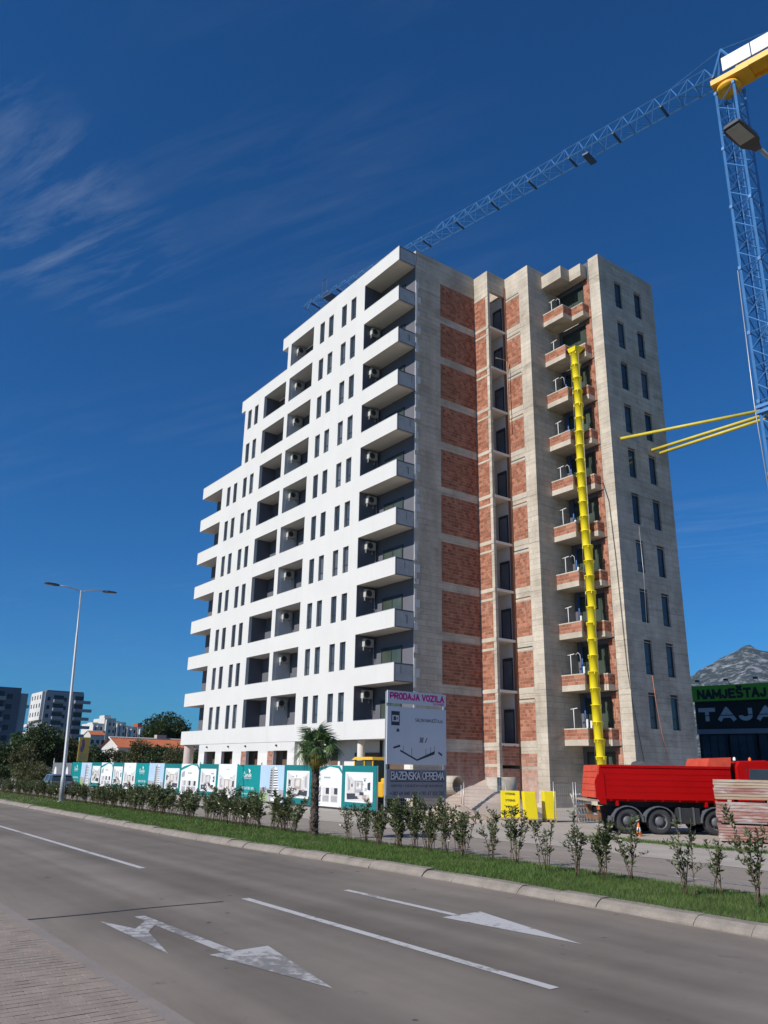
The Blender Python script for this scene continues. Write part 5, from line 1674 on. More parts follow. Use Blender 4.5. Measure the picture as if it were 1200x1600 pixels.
for z in (.2, .6, 1.0):
    mb = MB(); xx = -23.66 - .4 * (z - .05) / 1.1; mb.box(xx + .01, xx + .08, 27.55, 28.75, z, z + .1); mb.build('rail', M['concrete_plain'], PLT)
CR8 = thing('scrap_rack', (-22.9, 29.3, 0), 'rusty scrap rack standing behind the truck tailgate', 'rack')
for i in range(5):
    mb = MB(); mb.bar((-22.9 + rand(-.1, .1), 28.7 + .3 * i, 0), (-22.6 + rand(-.3, .3), 28.75 + .3 * i, 1.15 + rand(-.2, .2)), .06); mb.build('upright', M['rust'], CR8)
for z in (.35, .7, 1.0):
    mb = MB(); mb.bar((-22.85, 28.6, z), (-22.7, 30.1, z + rand(-.1, .1)), .05); mb.build('bar', M['rust'], CR8)
mb = MB()
mb.tube([(-31.2, 39.9, 20.2), (-30.9, 40.1, 20.0), (-30.55, 40.12, 18.6), (-30.35, 40.13, 15), (-30.12, 40.12, 8), (-29.99, 40.3, 5.6), (-29.9, 40.9, 2.0)], .02, 5)
tag(mb.build('hanging_cable', M['cable_black']), 'black cable hanging down the pale corner column', 'cable')
mb = MB(); mb.tube([(-29.99, 42.35, 7.7), (-29.97, 42.5, 6.0), (-29.96, 42.8, 4.2), (-29.95, 43.1, 3.2), (-29.95, 43.15, 1.0)], .022, 5)
tag(mb.build('hanging_rope', M['rope_orange']), 'reddish rope hanging from a window of the raw side wall', 'rope')
mb = MB(); mb.tube([(-29.99, 42.3, 17.2), (-29.98, 42.35, 14.0), (-29.98, 42.2, 10.4)], .018, 5)
tag(mb.build('dangling_rope', M['steel']), 'pale rope dangling down the raw side wall', 'rope')
mb = MB(); mb.tube([(-36.0, 36.9, 29.9), (-35.98, 36.92, 24.5)], .035, 5); mb.tube([(-36.2, 36.0, 29.95), (-36.0, 36.9, 29.95)], .03, 5)
tag(mb.build('hoist_pole', M['wood_raw']), 'thin wooden pole hanging out of the stair niche', 'pole')
# ---------------------------------------------------------------- street lamps
def street_lamp(base, lean, H_, label):
    t = thing('street_lamp', base, label, 'street lamp', 'double arm street lamps on the median')
    b0 = Vector(base); tp = b0 + Vector((lean, 0, H_))
    mb = MB(); mb.tube([b0, b0.lerp(tp, .11), b0.lerp(tp, .115), b0.lerp(tp, .78), b0.lerp(tp, .785), tp], [.125, .12, .10, .065, .05, .045], 14); mb.build('pole', M['lamp_pole'], t)
    mb = MB(); mb.lathe(tuple(b0 + Vector((0, 0, .08))), [(.22, 0), (.22, .04), (.0, .04)], 12); mb.build('base_plate', M['steel'], t)
    for s in (-1, 1):
        e = tp + Vector((0, s * 1.25, .13))
        mb = MB(); mb.tube([tp - Vector((0, 0, .12)), tp + Vector((0, s * .25, .02)), tp + Vector((0, s * .7, .10)), e], .032, 8); ar = mb.build('arm', M['lamp_pole'], t)
        mb = MB()
        y0, y1 = e.y, e.y + s * .78
        def P_(f, w, z): return (e.x + w, y0 + (y1 - y0) * f, e.z + z)
        # flattened head that widens and then tapers to the tip
        secs = [(0, .05, -.05, .05), (.12, .07, -.055, .06), (.30, .15, -.05, .07), (.85, .16, -.035, .06), (1.0, .13, -.01, .04)]
        for (f, w, za, zb_) in secs:
            mb.v += [P_(f, -w, za), P_(f, w, za), P_(f, w * .8, zb_), P_(f, -w * .8, zb_)]
            pass
        for i in range(len(secs) - 1):
            for q_ in range(4):
                q2 = (q_ + 1) % 4; mb.f.append((i * 4 + q_, i * 4 + q2, i * 4 + 4 + q2, i * 4 + 4 + q_)); mb.m.append(0); mb.s.append(False)
        mb.f.append((3, 2, 1, 0)); mb.m.append(0); mb.s.append(False)
        n_ = (len(secs) - 1) * 4; mb.f.append((n_, n_ + 1, n_ + 2, n_ + 3)); mb.m.append(0); mb.s.append(False)
        hd = mb.build('lamp_head', M['lamp_head'], t)
        mb = MB(); mb.hexa([P_(.42, -.12, -.062), P_(.42, .12, -.062), P_(.95, .11, -.040), P_(.95, -.11, -.040), P_(.42, -.12, -.045), P_(.42, .12, -.045), P_(.95, .11, -.02), P_(.95, -.11, -.02)]); mb.build('lens', M['lamp_lens'], hd)
street_lamp((-45.24, 12.62, .02), -1.62, 11.5, 'tall grey double street lamp standing among the shrubs on the left')
street_lamp((-4.72, 12.0, .02), -.10, 11.35, 'street lamp whose dark head shows against the crane mast')

# ---------------------------------------------------------------- shrubs
def leaf_quads(pos, dirs, L, Wd):
    """pos, dirs (n,3): lancet leaves"""
    n = len(pos)
    d = dirs / np.linalg.norm(dirs, axis=1, keepdims=True)
    r_ = np.random.normal(0, 1, (n, 3)); s = np.cross(d, r_); s /= np.linalg.norm(s, axis=1, keepdims=True) + 1e-9
    nrm = np.cross(s, d)
    Ls = (L * np.random.uniform(.65, 1.25, n))[:, None]; Ws = (Wd * np.random.uniform(.7, 1.2, n))[:, None]
    v = np.zeros((n, 4, 3))
    v[:, 0] = pos; v[:, 1] = pos + d * Ls * .5 + s * Ws + nrm * Ls * .06
    v[:, 2] = pos + d * Ls - nrm * Ls * .10; v[:, 3] = pos + d * Ls * .5 - s * Ws + nrm * Ls * .06
    return v.reshape(-1, 3)

def shrub_meshes(seed, h, spread, stems, dens, low=.12, L=.105):
    rs = np.random.RandomState(seed)
    st = MB(); pos = []; dr = []
    for s in range(stems):
        a = rs.uniform(0, 2 * np.pi); sp = spread * rs.uniform(.15, 1.0); hh = h * rs.uniform(.62, 1.0)
        b0 = np.array([rs.uniform(-.09, .09), rs.uniform(-.09, .09), 0])
        e = np.array([sp * np.cos(a), sp * np.sin(a), hh])
        c = b0 * .5 + e * .5 + np.array([-.10 * e[0], -.10 * e[1], .04])
        pts = []
        for i in range(7):
            t = i / 6; pts.append(b0 * (1 - t) ** 2 + 2 * c * t * (1 - t) + e * t * t)
        st.tube([tuple(p) for p in pts], [.010 - .001 * i for i in range(7)], 5)
        n = int(dens * hh * 46)
        for k_ in range(n):
            t = low + (1 - low) * rs.beta(1.5, 1.0)
            p = b0 * (1 - t) ** 2 + 2 * c * t * (1 - t) + e * t * t
            dv = np.array([rs.normal(0, 1), rs.normal(0, 1), rs.uniform(.1, 1.5)])
            pos.append(p + rs.normal(0, .012, 3)); dr.append(dv)
        # side shoots
        for k_ in range(int(3 * dens)):
            t = rs.uniform(.35, .9)
            p = b0 * (1 - t) ** 2 + 2 * c * t * (1 - t) + e * t * t
            q = p + np.array([rs.normal(0, .10), rs.normal(0, .10), rs.uniform(.06, .2)])
            st.tube([tuple(p), tuple(q)], [.005, .003], 4)
            for z_ in range(int(9 * dens) + 3):
                f = rs.uniform(.25, 1.05); pos.append(p + (q - p) * f); dr.append(np.array([rs.normal(0, 1), rs.normal(0, 1), rs.uniform(.0, 1.4)]))
    np.random.seed(seed)
    v = leaf_quads(np.array(pos), np.array(dr), L, L * .17)
    return st.mesh('stems', M['bark']), np_mesh('foliage', v, 4, M['shrub_leaf'])

variants = [shrub_meshes(100 + i, 1.0, .30 + .05 * (i % 3), 6 + i % 3, 1.1 + .2 * (i % 2), .2, .095) for i in range(7)]
x = -63.0; i = 0; seen = False
rs = random.Random(5)
while x < -22.3:
    if abs(x + 45.24) > .35:
        y = 12.95 + (.25 if x > -30 else 0) * 0 + (x + 63) * .008 + rs.uniform(-.16, .16)
        sc_ = .78 + .32 * min(1, max(0, (x + 55) / 25)) + rs.uniform(-.14, .14)
        lp = x < -45.24
        lab = 'dense young leafy shrub in the median row left of the left street lamp' if lp else 'dense young leafy shrub in the median row between the left street lamp and the palm'
        grp = 'median shrubs left of the street lamp' if lp else 'median shrubs between street lamp and palm'
        if not lp and not seen: lab = 'young shrub standing directly right of the left street lamp'; seen = True
        if x > -22.9: lab = 'young shrub standing directly left of the palm trunk'
        t = thing('shrub', (x, y, .09), lab, 'shrub', grp, rs.uniform(0, 6), local=True)
        t.scale = (sc_ * 1.15, sc_ * 1.15, sc_)
        sm, fm = variants[i % 7]
        link('stems', sm, t); link('foliage', fm, t)
        i += 1
    x += rs.uniform(.30, .55) if x < -33 else rs.uniform(.38, .64)
near_shrubs = [  # x, y, height, spread, stems, density, note
    (-19.35, 13.1, .98, .16, 4, .8, 'thin young shrub directly right of the palm trunk'),
    (-18.75, 13.25, 1.05, .20, 6, 1.5, 'bushy young shrub, second to the right of the palm'),
    (-18.05, 13.2, .95, .24, 6, 1.1, 'spreading young shrub, third to the right of the palm'),
    (-17.45, 13.35, 1.20, .24, 7, 1.6, 'full young shrub before the left post of the sign'),
    (-16.85, 13.5, 1.22, .22, 7, 1.9, 'dense dark shrub below the advertising boards'),
    (-16.2, 13.4, 1.02, .20, 6, 1.3, 'short shrub below the advertising boards, left of a taller pair'),
    (-15.7, 13.45, 1.22, .22, 6, 1.5, 'tall shrub before the right post of the sign'),
    (-15.25, 13.5, 1.10, .20, 6, 1.4, 'leafy shrub right beside the sign post shrub'),
    (-18.4, 13.45, .90, .20, 6, 1.3, 'low leafy shrub tucked between the second and third shrubs right of the palm'),
    (-17.15, 13.25, 1.00, .22, 6, 1.5, 'leafy shrub filling the gap below the left half of the advertising boards'),
    (-16.5, 13.55, 1.15, .22, 6, 1.5, 'tall leafy shrub below the middle of the advertising boards'),
    (-14.85, 13.3, .95, .20, 5, 1.1, 'low shrub just right of the shrubs below the sign'),
    (-13.95, 13.3, 1.10, .18, 5, 1.1, 'upright shrub before the low sand heap'),
    (-13.40, 13.45, 1.05, .24, 6, 1.2, 'spreading shrub before the leftmost yellow pack'),
    (-12.0, 12.85, 1.03, .22, 4, .85, 'loose shrub with one low side twig before the yellow packs'),
    (-11.15, 12.82, 1.06, .15, 5, .85, 'slender fork shaped shrub right of the yellow packs'),
    (-10.62, 13.0, 1.05, .15, 5, 1.6, 'narrow leafy shrub behind which the truck tailgate shows'),
    (-10.2, 13.3, 1.00, .15, 4, 1.1, 'two stemmed shrub before the rear truck wheels'),
    (-8.55, 12.55, 1.14, .22, 4, .9, 'reddish stemmed shrub with a low left twig before the fuel tank'),
    (-8.35, 13.05, .95, .10, 3, .9, 'thin shrub before the left end of the formwork stack'),
    (-7.25, 12.5, 1.36, .22, 3, 1.5, 'tallest leaning shrub at the right edge before the formwork stack'),
]
for i, (x, y, h, sp, ns, dn, lab) in enumerate(near_shrubs):
    sm, fm = shrub_meshes(300 + i, h * 1.10, sp * 1.9, ns + 1, dn * .85, .2, .095)
    t = thing('shrub', (x, y, .09), lab, 'shrub', 'sparse shrubs on the median right of the palm', 0, local=True)
    link('stems', sm, t); link('foliage', fm, t)
    if i == len(near_shrubs) - 1: t.rotation_euler = (0, -.22, 0)

# ---------------------------------------------------------------- palm
PB = (-21.44, 13.3, .09)
PT = thing('palm_tree', PB, 'small fan palm with dark fibrous trunk on the median', 'palm', None, 0, local=True)
tr = MB(); rs = random.Random(3)
n = 30
for i in range(n):
    z = 2.42 * i / n; r0 = .125 - .015 * i / n + (.02 if i < 2 else 0)
    for j in range(12):
        t = 2 * math.pi * j / 12 + i * .26
        r_ = r0 * (1 + .12 * rs.uniform(-1, 1))
        tr.v.append((r_ * math.cos(t) - .03 * math.sin(z), r_ * math.sin(t), z))
for i in range(n - 1):
    for j in range(12):
        j2 = (j + 1) % 12; tr.f.append((i * 12 + j, i * 12 + j2, i * 12 + 12 + j2, i * 12 + 12 + j)); tr.m.append(0); tr.s.append(False)
for i in range(260):      # fibre and old leaf bases
    t = rs.uniform(0, 6.28); z = rs.uniform(.05, 2.38); r_ = .125
    c = Vector((r_ * math.cos(t), r_ * math.sin(t), z)); o_ = Vector((math.cos(t), math.sin(t), .9)).normalized()
    s_ = Vector((-math.sin(t), math.cos(t), 0)); w = rs.uniform(.012, .03); l = rs.uniform(.05, .11)
    tr.face([c - s_ * w, c + s_ * w, c + s_ * w * .4 + o_ * l, c - s_ * w * .4 + o_ * l])
link('trunk', tr.mesh('trunk', M['palm_bark']), PT)
def frond(seed, L, droop):
    r_ = random.Random(seed); mb = MB()
    mb.tube([(0, 0, 0), (L * .5, 0, .02), (L, 0, 0 - droop * .1)], [.014, .010, .008], 5)
    nb = 26
    for i in range(nb):
        a = -2.15 + 4.3 * i / (nb - 1)
        l = (.40 - .08 * abs(a) / 2.1) * r_.uniform(.88, 1.08)
        d = Vector((math.cos(a), math.sin(a), .10 * math.cos(a * 2))); s_ = Vector((-math.sin(a), math.cos(a), 0))
        b0 = Vector((L, 0, -droop * .1)); m1 = b0 + d * l * .5 + Z_ * .05; e = b0 + d * l * .95 - Z_ * (.06 + droop * .22 * r_.uniform(.6, 1.3))
        w = .017
        mb.face([b0 - s_ * .004, b0 + s_ * .004, m1 + s_ * w, m1 - s_ * w]); mb.face([m1 - s_ * w, m1 + s_ * w, e + s_ * .003, e - s_ * .003])
    return mb
fg = [frond(i, .30 + .05 * (i % 4), .4 + .3 * (i % 3)) for i in range(6)]
gm = [f.mesh('frond', M['palm_leaf']) for f in fg]; ym = [f.mesh('frond', M['palm_leaf_old']) for f in fg[:3]]
rs = random.Random(9)
for i in range(22):
    el = -.30 + 1.7 * ((i + .5) / 22) ** .95
    az = i * 2.399
    o = link('frond', gm[i % 6], PT, (.04 * math.cos(az), .04 * math.sin(az), 2.42 + .10 * (el > .6)))
    o.rotation_euler = (rs.uniform(-.5, .5), -el, az)
for i in range(12):
    az = i * 2.399 + .4
    o = link('frond', ym[i % 3], PT, (.06 * math.cos(az), .06 * math.sin(az), 2.38))
    o.rotation_euler = (rs.uniform(-.3, .3), rs.uniform(.55, 1.05), az); o.scale = (.72, .72, .72)

# ---------------------------------------------------------------- trees and bushes
def tree(name, base, height, rx, ry, cz, rz_, n, leaf, mat, label, cat, group, seed, trunk=True, clumps=None):
    """crown is an ellipsoid of leaf clumps centred at height cz"""
    rs = np.random.RandomState(seed); np.random.seed(seed)
    t = thing(name, base, label, cat, group, 0, local=True)
    n = int(n * 1.7)
    nc = clumps or int(30 + n / 150)
    cs = []
    while len(cs) < nc:
        p = rs.uniform(-1, 1, 3)
        l = np.linalg.norm(p)
        if l > 1 or l < .35: continue
        if p[2] < -.75: continue
        cs.append(p)
    cs = np.array(cs) * np.array([rx, ry, rz_]) + np.array([0, 0, cz])
    wgt = rs.randint(0, nc, n)
    cr = rs.uniform(.5, 1.15, nc) * .36 * (rx * ry * rz_) ** (1 / 3)
    dirs = rs.normal(0, 1, (n, 3)); dirs /= np.linalg.norm(dirs, axis=1, keepdims=True)
    rr = cr[wgt] * rs.uniform(.35, 1, n) ** .6
    pos = cs[wgt] + dirs * rr[:, None] * np.array([1, 1, .8])
    pos[:, 2] = np.maximum(pos[:, 2], .05)
    v = leaf_quads(pos, dirs + rs.normal(0, .6, (n, 3)), leaf, leaf * .32)
    link('crown', np_mesh('crown', v, 4, M[mat]), t)
    if trunk:
        mb = MB()
        r0 = .045 * height ** .8
        mb.tube([(0, 0, -.05), (.05, .03, cz * .5), (0, 0, cz)], [r0, r0 * .75, r0 * .45], 8)
        for q_ in cs[:: max(1, nc // 9)]:
            mb.tube([(.03, .02, cz * .55), tuple(q_ * np.array([.5, .5, 1]) * .85), tuple(q_)], [r0 * .4, r0 * .25, r0 * .1], 5)
        link('trunk', mb.mesh('trunk', M['bark']), t)
    return t
TG = 'trees and bushes behind the hoarding'
tree('tree', (-97, 24.0, 0), 5.9, 2.6, 2.4, 3.6, 2.4, 5200, .26, 'tree_leaf', 'tallest broad tree rising before the pale tower on the left', 'tree', TG, 1)
tree('tree', (-96, 27.2, 0), 4.5, 1.8, 2.0, 2.7, 1.8, 3200, .24, 'tree_leaf_olive', 'olive green tree just left of the yellow billboard', 'tree', TG, 2)
tree('tree', (-99, 20.6, 0), 3.7, 1.7, 2.2, 2.2, 1.6, 3000, .24, 'tree_leaf', 'lower tree at the left edge below the dark tower', 'tree', TG, 3)
tree('tree', (-95, 22.2, 0), 3.6, 1.8, 1.7, 2.0, 1.7, 2600, .22, 'tree_leaf_olive', 'round olive bush in front of the tallest left tree', 'tree', TG, 4)
tree('tree', (-104, 31.6, 0), 3.9, 1.9, 2.3, 2.3, 1.7, 3000, .24, 'tree_leaf', 'dark tree right of the yellow billboard', 'tree', TG, 5)
tree('tree', (-104, 35.0, 0), 3.6, 1.7, 2.0, 2.1, 1.6, 2800, .24, 'tree_leaf_olive', 'olive tree below the left end of the red roof', 'tree', TG, 6)
tree('tree', (-98, 35.9, 0), 4.5, 1.9, 2.0, 2.7, 1.9, 3400, .24, 'tree_leaf_olive', 'tree covering the middle of the red roof', 'tree', TG, 7)
tree('tree', (-95, 37.3, 0), 4.2, 1.8, 1.6, 2.4, 1.8, 3000, .23, 'tree_leaf', 'dark tree below the right part of the red roof', 'tree', TG, 8)
tree('tree', (-91, 37.9, 0), 4.1, 1.6, 1.6, 2.3, 1.8, 2800, .23, 'tree_leaf_olive', 'tree next to the pink column of the white block', 'tree', TG, 9)
tree('tree', (-86, 37.9, 0), 3.6, 1.6, 1.6, 2.0, 1.6, 2400, .23, 'tree_leaf', 'dark bush partly hidden by the pink column', 'tree', TG, 10)
tree('tree', (-137, 54.0, 0), 10.4, 3.2, 3.9, 7.2, 3.0, 5000, .36, 'tree_leaf', 'big dark tree standing behind the red roofed house', 'tree', TG, 11)
tree('tree', (-141, 58.6, 0), 8.5, 2.4, 2.6, 6.0, 2.4, 2600, .34, 'tree_leaf', 'smaller dark tree between the big tree and the white block', 'tree', TG, 12)
tree('bush', (-86, 20.5, 0), 2.1, 1.7, 1.6, 1.1, 1.0, 2600, .18, 'tree_leaf_olive', 'olive bush by the road left of the car', 'bush', 'roadside bushes on the left', 21, False)
tree('bush', (-92, 18.9, 0), 1.7, 2.0, 1.6, .8, .85, 2200, .18, 'tree_leaf', 'low dark bush at the left edge beside the road', 'bush', 'roadside bushes on the left', 22, False)
tree('bush', (-81, 20.3, 0), 1.7, 1.4, 1.1, .8, .8, 1800, .16, 'tree_leaf_olive', 'small bush hiding the nose of the parked car', 'bush', 'roadside bushes on the left', 23, False)
tree('bush', (-104, 18.2, 0), 2.4, 3.0, 1.8, 1.2, 1.2, 2600, .2, 'tree_leaf_olive', 'far roadside bush at the left edge', 'bush', 'roadside bushes on the left', 24, False)
# ---------------------------------------------------------------- parked car
CA = thing('parked_car', (-60.1, 15.95, 0), 'blue grey hatchback car on the far carriageway behind the lamp post', 'car', None, math.pi, local=True)
# local x forward (towards -X of the world), y: towards the camera is positive here
CA.location = (-60.1, 17.6, 0)
body = MB()
pr = [(0.02, .30), (0.0, .55), (.06, .82), (.16, .90), (.52, 1.28), (.9, 1.36), (2.0, 1.36), (2.75, .92), (3.9, .76), (4.1, .55), (4.1, .28)]
CA.scale = (1, 1, .9)
body.prism([(a, z) for a, z in pr[:4]] + [(2.85, .88)] + pr[8:], 0, 1.66)
bo = body.build('body', M['car_paint'], CA, bevel=.06)
gh = MB()
gh.hexa([(.16, .08, .88), (2.85, .08, .88), (2.85, 1.58, .88), (.16, 1.58, .88), (.62, .2, 1.34), (2.05, .2, 1.36), (2.05, 1.46, 1.36), (.62, 1.46, 1.34)])
gh.build('window_band', M['glass'], CA)
rf = MB(); rf.hexa([(.5, .16, 1.32), (2.12, .16, 1.33), (2.12, 1.5, 1.33), (.5, 1.5, 1.32), (.66, .24, 1.40), (2.0, .24, 1.41), (2.0, 1.42, 1.41), (.66, 1.42, 1.40)]); rf.build('roof', M['car_paint'], CA)
pl = MB()
for xx in (1.15, 2.05):
    for yy in (.06, 1.6): pl.bar((xx, yy, .86), (xx - .05 + .02, yy + (.12 if yy < 1 else -.12), 1.36), .07)
pl.build('pillar', M['car_paint'], CA)
for yy in (.1, 1.32):
    tl = MB(); tl.box(-.03, .05, yy, yy + .26, .62, .84); tl.build('tail_light', M['red_light'], CA)
npl = MB(); npl.box(-.02, .02, .58, 1.08, .48, .60); npl.build('number_plate', M['crane_white'], CA)
wm = MB(); wm.lathe((0, 0, 0), [(0, 0), (.2, .0), (.3, .01), (.3, .2), (0, .2)], 20, axis='y')
wme = wm.mesh('wheel', M['tyre'])
for xx in (.75, 3.3):
    for yy in (-.01, 1.47): link('wheel', wme, CA, (xx, yy, .30))

# ---------------------------------------------------------------- yellow billboard
BB = thing('billboard', (-84, 24.9, 0), 'yellow billboard with a purple figure rising behind the hoarding', 'billboard')
mb = MB(); mb.box(-84.05, -83.97, 24.42, 25.46, 2.2, 4.5); mb.build('board', M['sign_yellow'], BB)
mb = MB()
pts = [(24.62, 3.15), (24.8, 3.05), (24.95, 3.35), (25.0, 3.8), (24.95, 4.2), (24.8, 4.38), (24.66, 4.2), (24.70, 3.8), (24.58, 3.5)]
mb.face([(-83.966, a, z) for a, z in pts]); mb.build('print', M['sign_purple'], BB)
mb = MB()
for z in (2.95, 2.8, 2.65, 2.5): mb.face([(-83.966, 24.6, z), (-83.966, 25.3, z), (-83.966, 25.3, z + .05), (-83.966, 24.6, z + .05)])
mb.build('text_lines', M['print_warm'], BB)
for y in (24.6, 25.3):
    mb = MB(); mb.box(-84.1, -84.05, y - .04, y + .04, 0, 4.4); mb.build('post', M['steel'], BB)

# ---------------------------------------------------------------- houses and towers far behind
def wbox(mb, x, y0, y1, z0, z1): mb.box(x - .2, x + .06, y0, y1, z0, z1)
def far_block(name, x0, x1, y0, y1, h, mat, label, rows, cols, ww, wh, z_first, front=True, balc=None, sidecols=0, base=None, wmat='far_window'):
    t = thing(name, ((x0 + x1) / 2, (y0 + y1) / 2, 0), label, 'building')
    mb = MB(); mb.box(x0, x1, y0, y1, 0, h); mb.build('wall', M[mat], t)
    pm = MB(); pm.box(0, .25, -ww / 2, ww / 2, 0, wh); pme = pm.mesh('window', M[wmat])
    st = (h - z_first - .6) / rows
    for r_ in range(rows):
        for c in cols:
            link('window', pme, t, Vector((x1 - .2, y0 + c * (y1 - y0), z_first + r_ * st + .3)) - ORG[t.name])
    if sidecols:
        sm_ = MB(); sm_.box(-.8, .8, -.05, .2, 0, wh); sme = sm_.mesh('window', M[wmat])
        for r_ in range(rows):
            for c in range(sidecols):
                link('window', sme, t, Vector((x0 + (c + .5) * (x1 - x0) / sidecols, y0 - .02, z_first + r_ * st + .3)) - ORG[t.name])
    return t, st
t, st = far_block('tower_block', -342, -320, 78.5, 92.6, 27.6, 'far_grey', 'grey balconied tower block beyond the trees, lit white on its left side', 8, (.10, .52, .66), 1.1, 1.4, 2.4, sidecols=0)
for r_ in range(8):
    z = 2.4 + r_ * st
    mb = MB(); mb.box(-320.2, -318.9, 81.6, 85.2, z - .2, z + .85); mb.build('balcony', M['far_grey'], t)
    mb = MB(); mb.box(-320.1, -319.8, 81.6, 85.2, z + .85, z + 2.4); mb.build('recess', M['far_window'], t)
    mb = MB(); mb.box(-320.2, -318.6, 89.2, 94.4 + (.6 if r_ % 2 else 1.3), z - .2, z + .9); mb.build('balcony', M['far_grey'], t)
    mb = MB(); mb.box(-320.1, -319.8, 89.4, 92.6, z + .9, z + 2.5); mb.build('recess', M['far_window'], t)
mb = MB(); mb.box(-336, -320.5, 77.4, 78.49, 17.2, 27.5); mb.build('side_wall', M['far_white'], t)  # white side, grey front: sun and shade put into the colours
sm_ = MB(); sm_.box(-.5, .5, -.1, .1, 0, 1.5); sme = sm_.mesh('window', M['far_window'])
for r_ in range(3):
    for c in range(4): link('window', sme, t, Vector((-334 + c * 3.9, 77.38, 18.6 + r_ * 3.1)) - ORG[t.name])
for r_ in range(5):
    mb = MB(); mb.box(-338, -329, 75.5, 78.49, 3.2 + r_ * 2.9, 4.2 + r_ * 2.9); mb.build('side_balcony', M['far_white'], t)
mb = MB(); mb.box(-341.5, -320.4, 79, 92.4, 27.6, 28.1); mb.build('roof', M['far_dark'], t)

t, st = far_block('tower_block', -262, -240, 40, 52.4, 21.6, 'far_dark', 'dark tower block cut off by the left edge', 7, (.78, ), 1.5, 1.3, 1.8)
for r_ in range(7):
    z = 1.8 + r_ * st
    mb = MB(); mb.box(-240.2, -239.0, 43.5, 48.6, z - .15, z + .8); mb.build('balcony', M['far_grey'], t)
    mb = MB(); mb.box(-240.1, -239.8, 44.2, 48.2, z + .8, z + 2.2); mb.build('recess', M['far_window'], t)
mb = MB(); mb.box(-250, -240.3, 52.42, 54.4, 2.0, 20.2); mb.build('side_bay', M['far_grey'], t)
mb = MB(); mb.box(-248, -240.6, 54.42, 55.2, 16.4, 17.2); mb.build('side_balcony', M['far_white'], t)
mb = MB(); mb.box(-248, -240.6, 54.42, 55.4, 4, 8.0); mb.build('side_balcony', M['roof_tile'], t)

# cluster of pale far apartment houses
far = [(127.5, 133.0, 21.5, 'pale far apartment house right of the grey tower'), (133.2, 139.0, 24.3, 'tallest pale far apartment house with roof hut'), (139.3, 144.2, 22.6, 'pale far apartment house with dark balcony column'), (144.6, 150.0, 20.6, 'low pale far apartment house behind the red roof'), (150.4, 158.8, 20.3, 'far apartment house next to the big dark tree')]
for i, (y0, y1, h, lab) in enumerate(far):
    t, st = far_block('apartment_house', -438, -420 + .3 * i, y0, y1, h, 'far_white' if i % 2 == 0 else 'house_wall', lab, 6, ((.25, .55, .82) if i != 1 else (.5, .85)), .75, 1.5, 3.0)
    for f in ((0.0, .4) if i in (0, 2, 3) else (.1,)):
        mb = MB(); mb.box(-420, -418.6 + .3 * i, y0 + f * (y1 - y0), y0 + f * (y1 - y0) + .9, 0, h - .8 - f); mb.build('fin', M['far_white'], t)
    mb = MB(); mb.box(-432, -424, y0 + 1, y1 - 1.5, h, h + (1.6 if i == 1 else .6)); mb.build('roof_hut', M['house_wall'], t)
t = thing('apartment_house', (-430, 154, 20), 'red roofed attic on top of the far apartment house', 'building')
mb = MB(); mb.box(-428, -421, 151.0, 153.2, 20.35, 22.6); mb.build('attic', M['roof_tile'], t)
mb = MB(); mb.box(-428, -420.4, 153.4, 158.6, 20.35, 21.2); mb.build('attic_roof', M['roof_tile'], t)

# small house with red roof
def house(name, x0, x1, y0, y1, eave, ridge, label, ribs):
    t = thing(name, ((x0 + x1) / 2, (y0 + y1) / 2, 0), label, 'house')
    mb = MB(); mb.box(x0, x1, y0 + .3, y1 - .3, 0, eave); xm = (x0 + x1) / 2
    for y in (y0 + .3, y1 - .35): mb.prism([(x0, eave), (x1, eave), (xm, ridge)], y, y + .05)
    mb.build('wall', M['house_wall'], t)
    for s, (xa, xb) in enumerate(((x1 + .5, xm), (x0 - .5, xm))):
        mb = MB(); n = ribs
        za = eave - .12
        for i in range(n):
            ya, yb_ = y0 + (y1 - y0) * i / n, y0 + (y1 - y0) * (i + 1) / n
            ym = (ya + yb_) / 2
            for (p, q_, hp, hq) in ((ya, ym, 0, .09), (ym, yb_, .09, 0)):
                mb.face([(xa, p, za + hp), (xa, q_, za + hq), (xb, q_, ridge + hq), (xb, p, ridge + hp)])
        mb.build('roof', M['roof_tile'], t)
    mb = MB()
    mb.bar((x1 + .5, y0, eave - .1), (xm, y0, ridge + .1), .14); mb.bar((xm, y0 - .05, ridge + .1), (xm, y1, ridge + .1), .16)
    mb.build('roof_trim', M['house_wall'], t)
    return t
hs1 = house('red_roofed_house', -118, -111, 37.2, 48.5, 4.25, 5.45, 'long low house with orange red tiled roof behind the trees', 46)
mb = MB(); mb.box(-115.4, -114.4, 44.0, 45.4, 5.0, 6.1); mb.build('chimney', M['concrete_plain'], hs1)
hs2 = house('red_roofed_house', -308, -300, 90.6, 96.2, 12.0, 13.3, 'small distant house with red roof right of the grey tower', 22)
for i in range(3):
    mb = MB(); mb.box(-300.2, -299.9, 91.2 + i * 1.9, 92.2 + i * 1.9, 8.6, 10.2); mb.build('window', M['far_window'], hs2)
hs3 = thing('garden_house', (-165, 33.0, 0), 'small pale shed at the left edge among the bushes', 'house')
mb = MB(); mb.box(-168, -163, 31.2, 33.6, 0, 4.4); mb.build('wall', M['far_white'], hs3)
mb = MB(); mb.box(-168.3, -162.7, 31.0, 33.8, 4.4, 4.7); mb.build('roof', M['house_wall'], hs3)
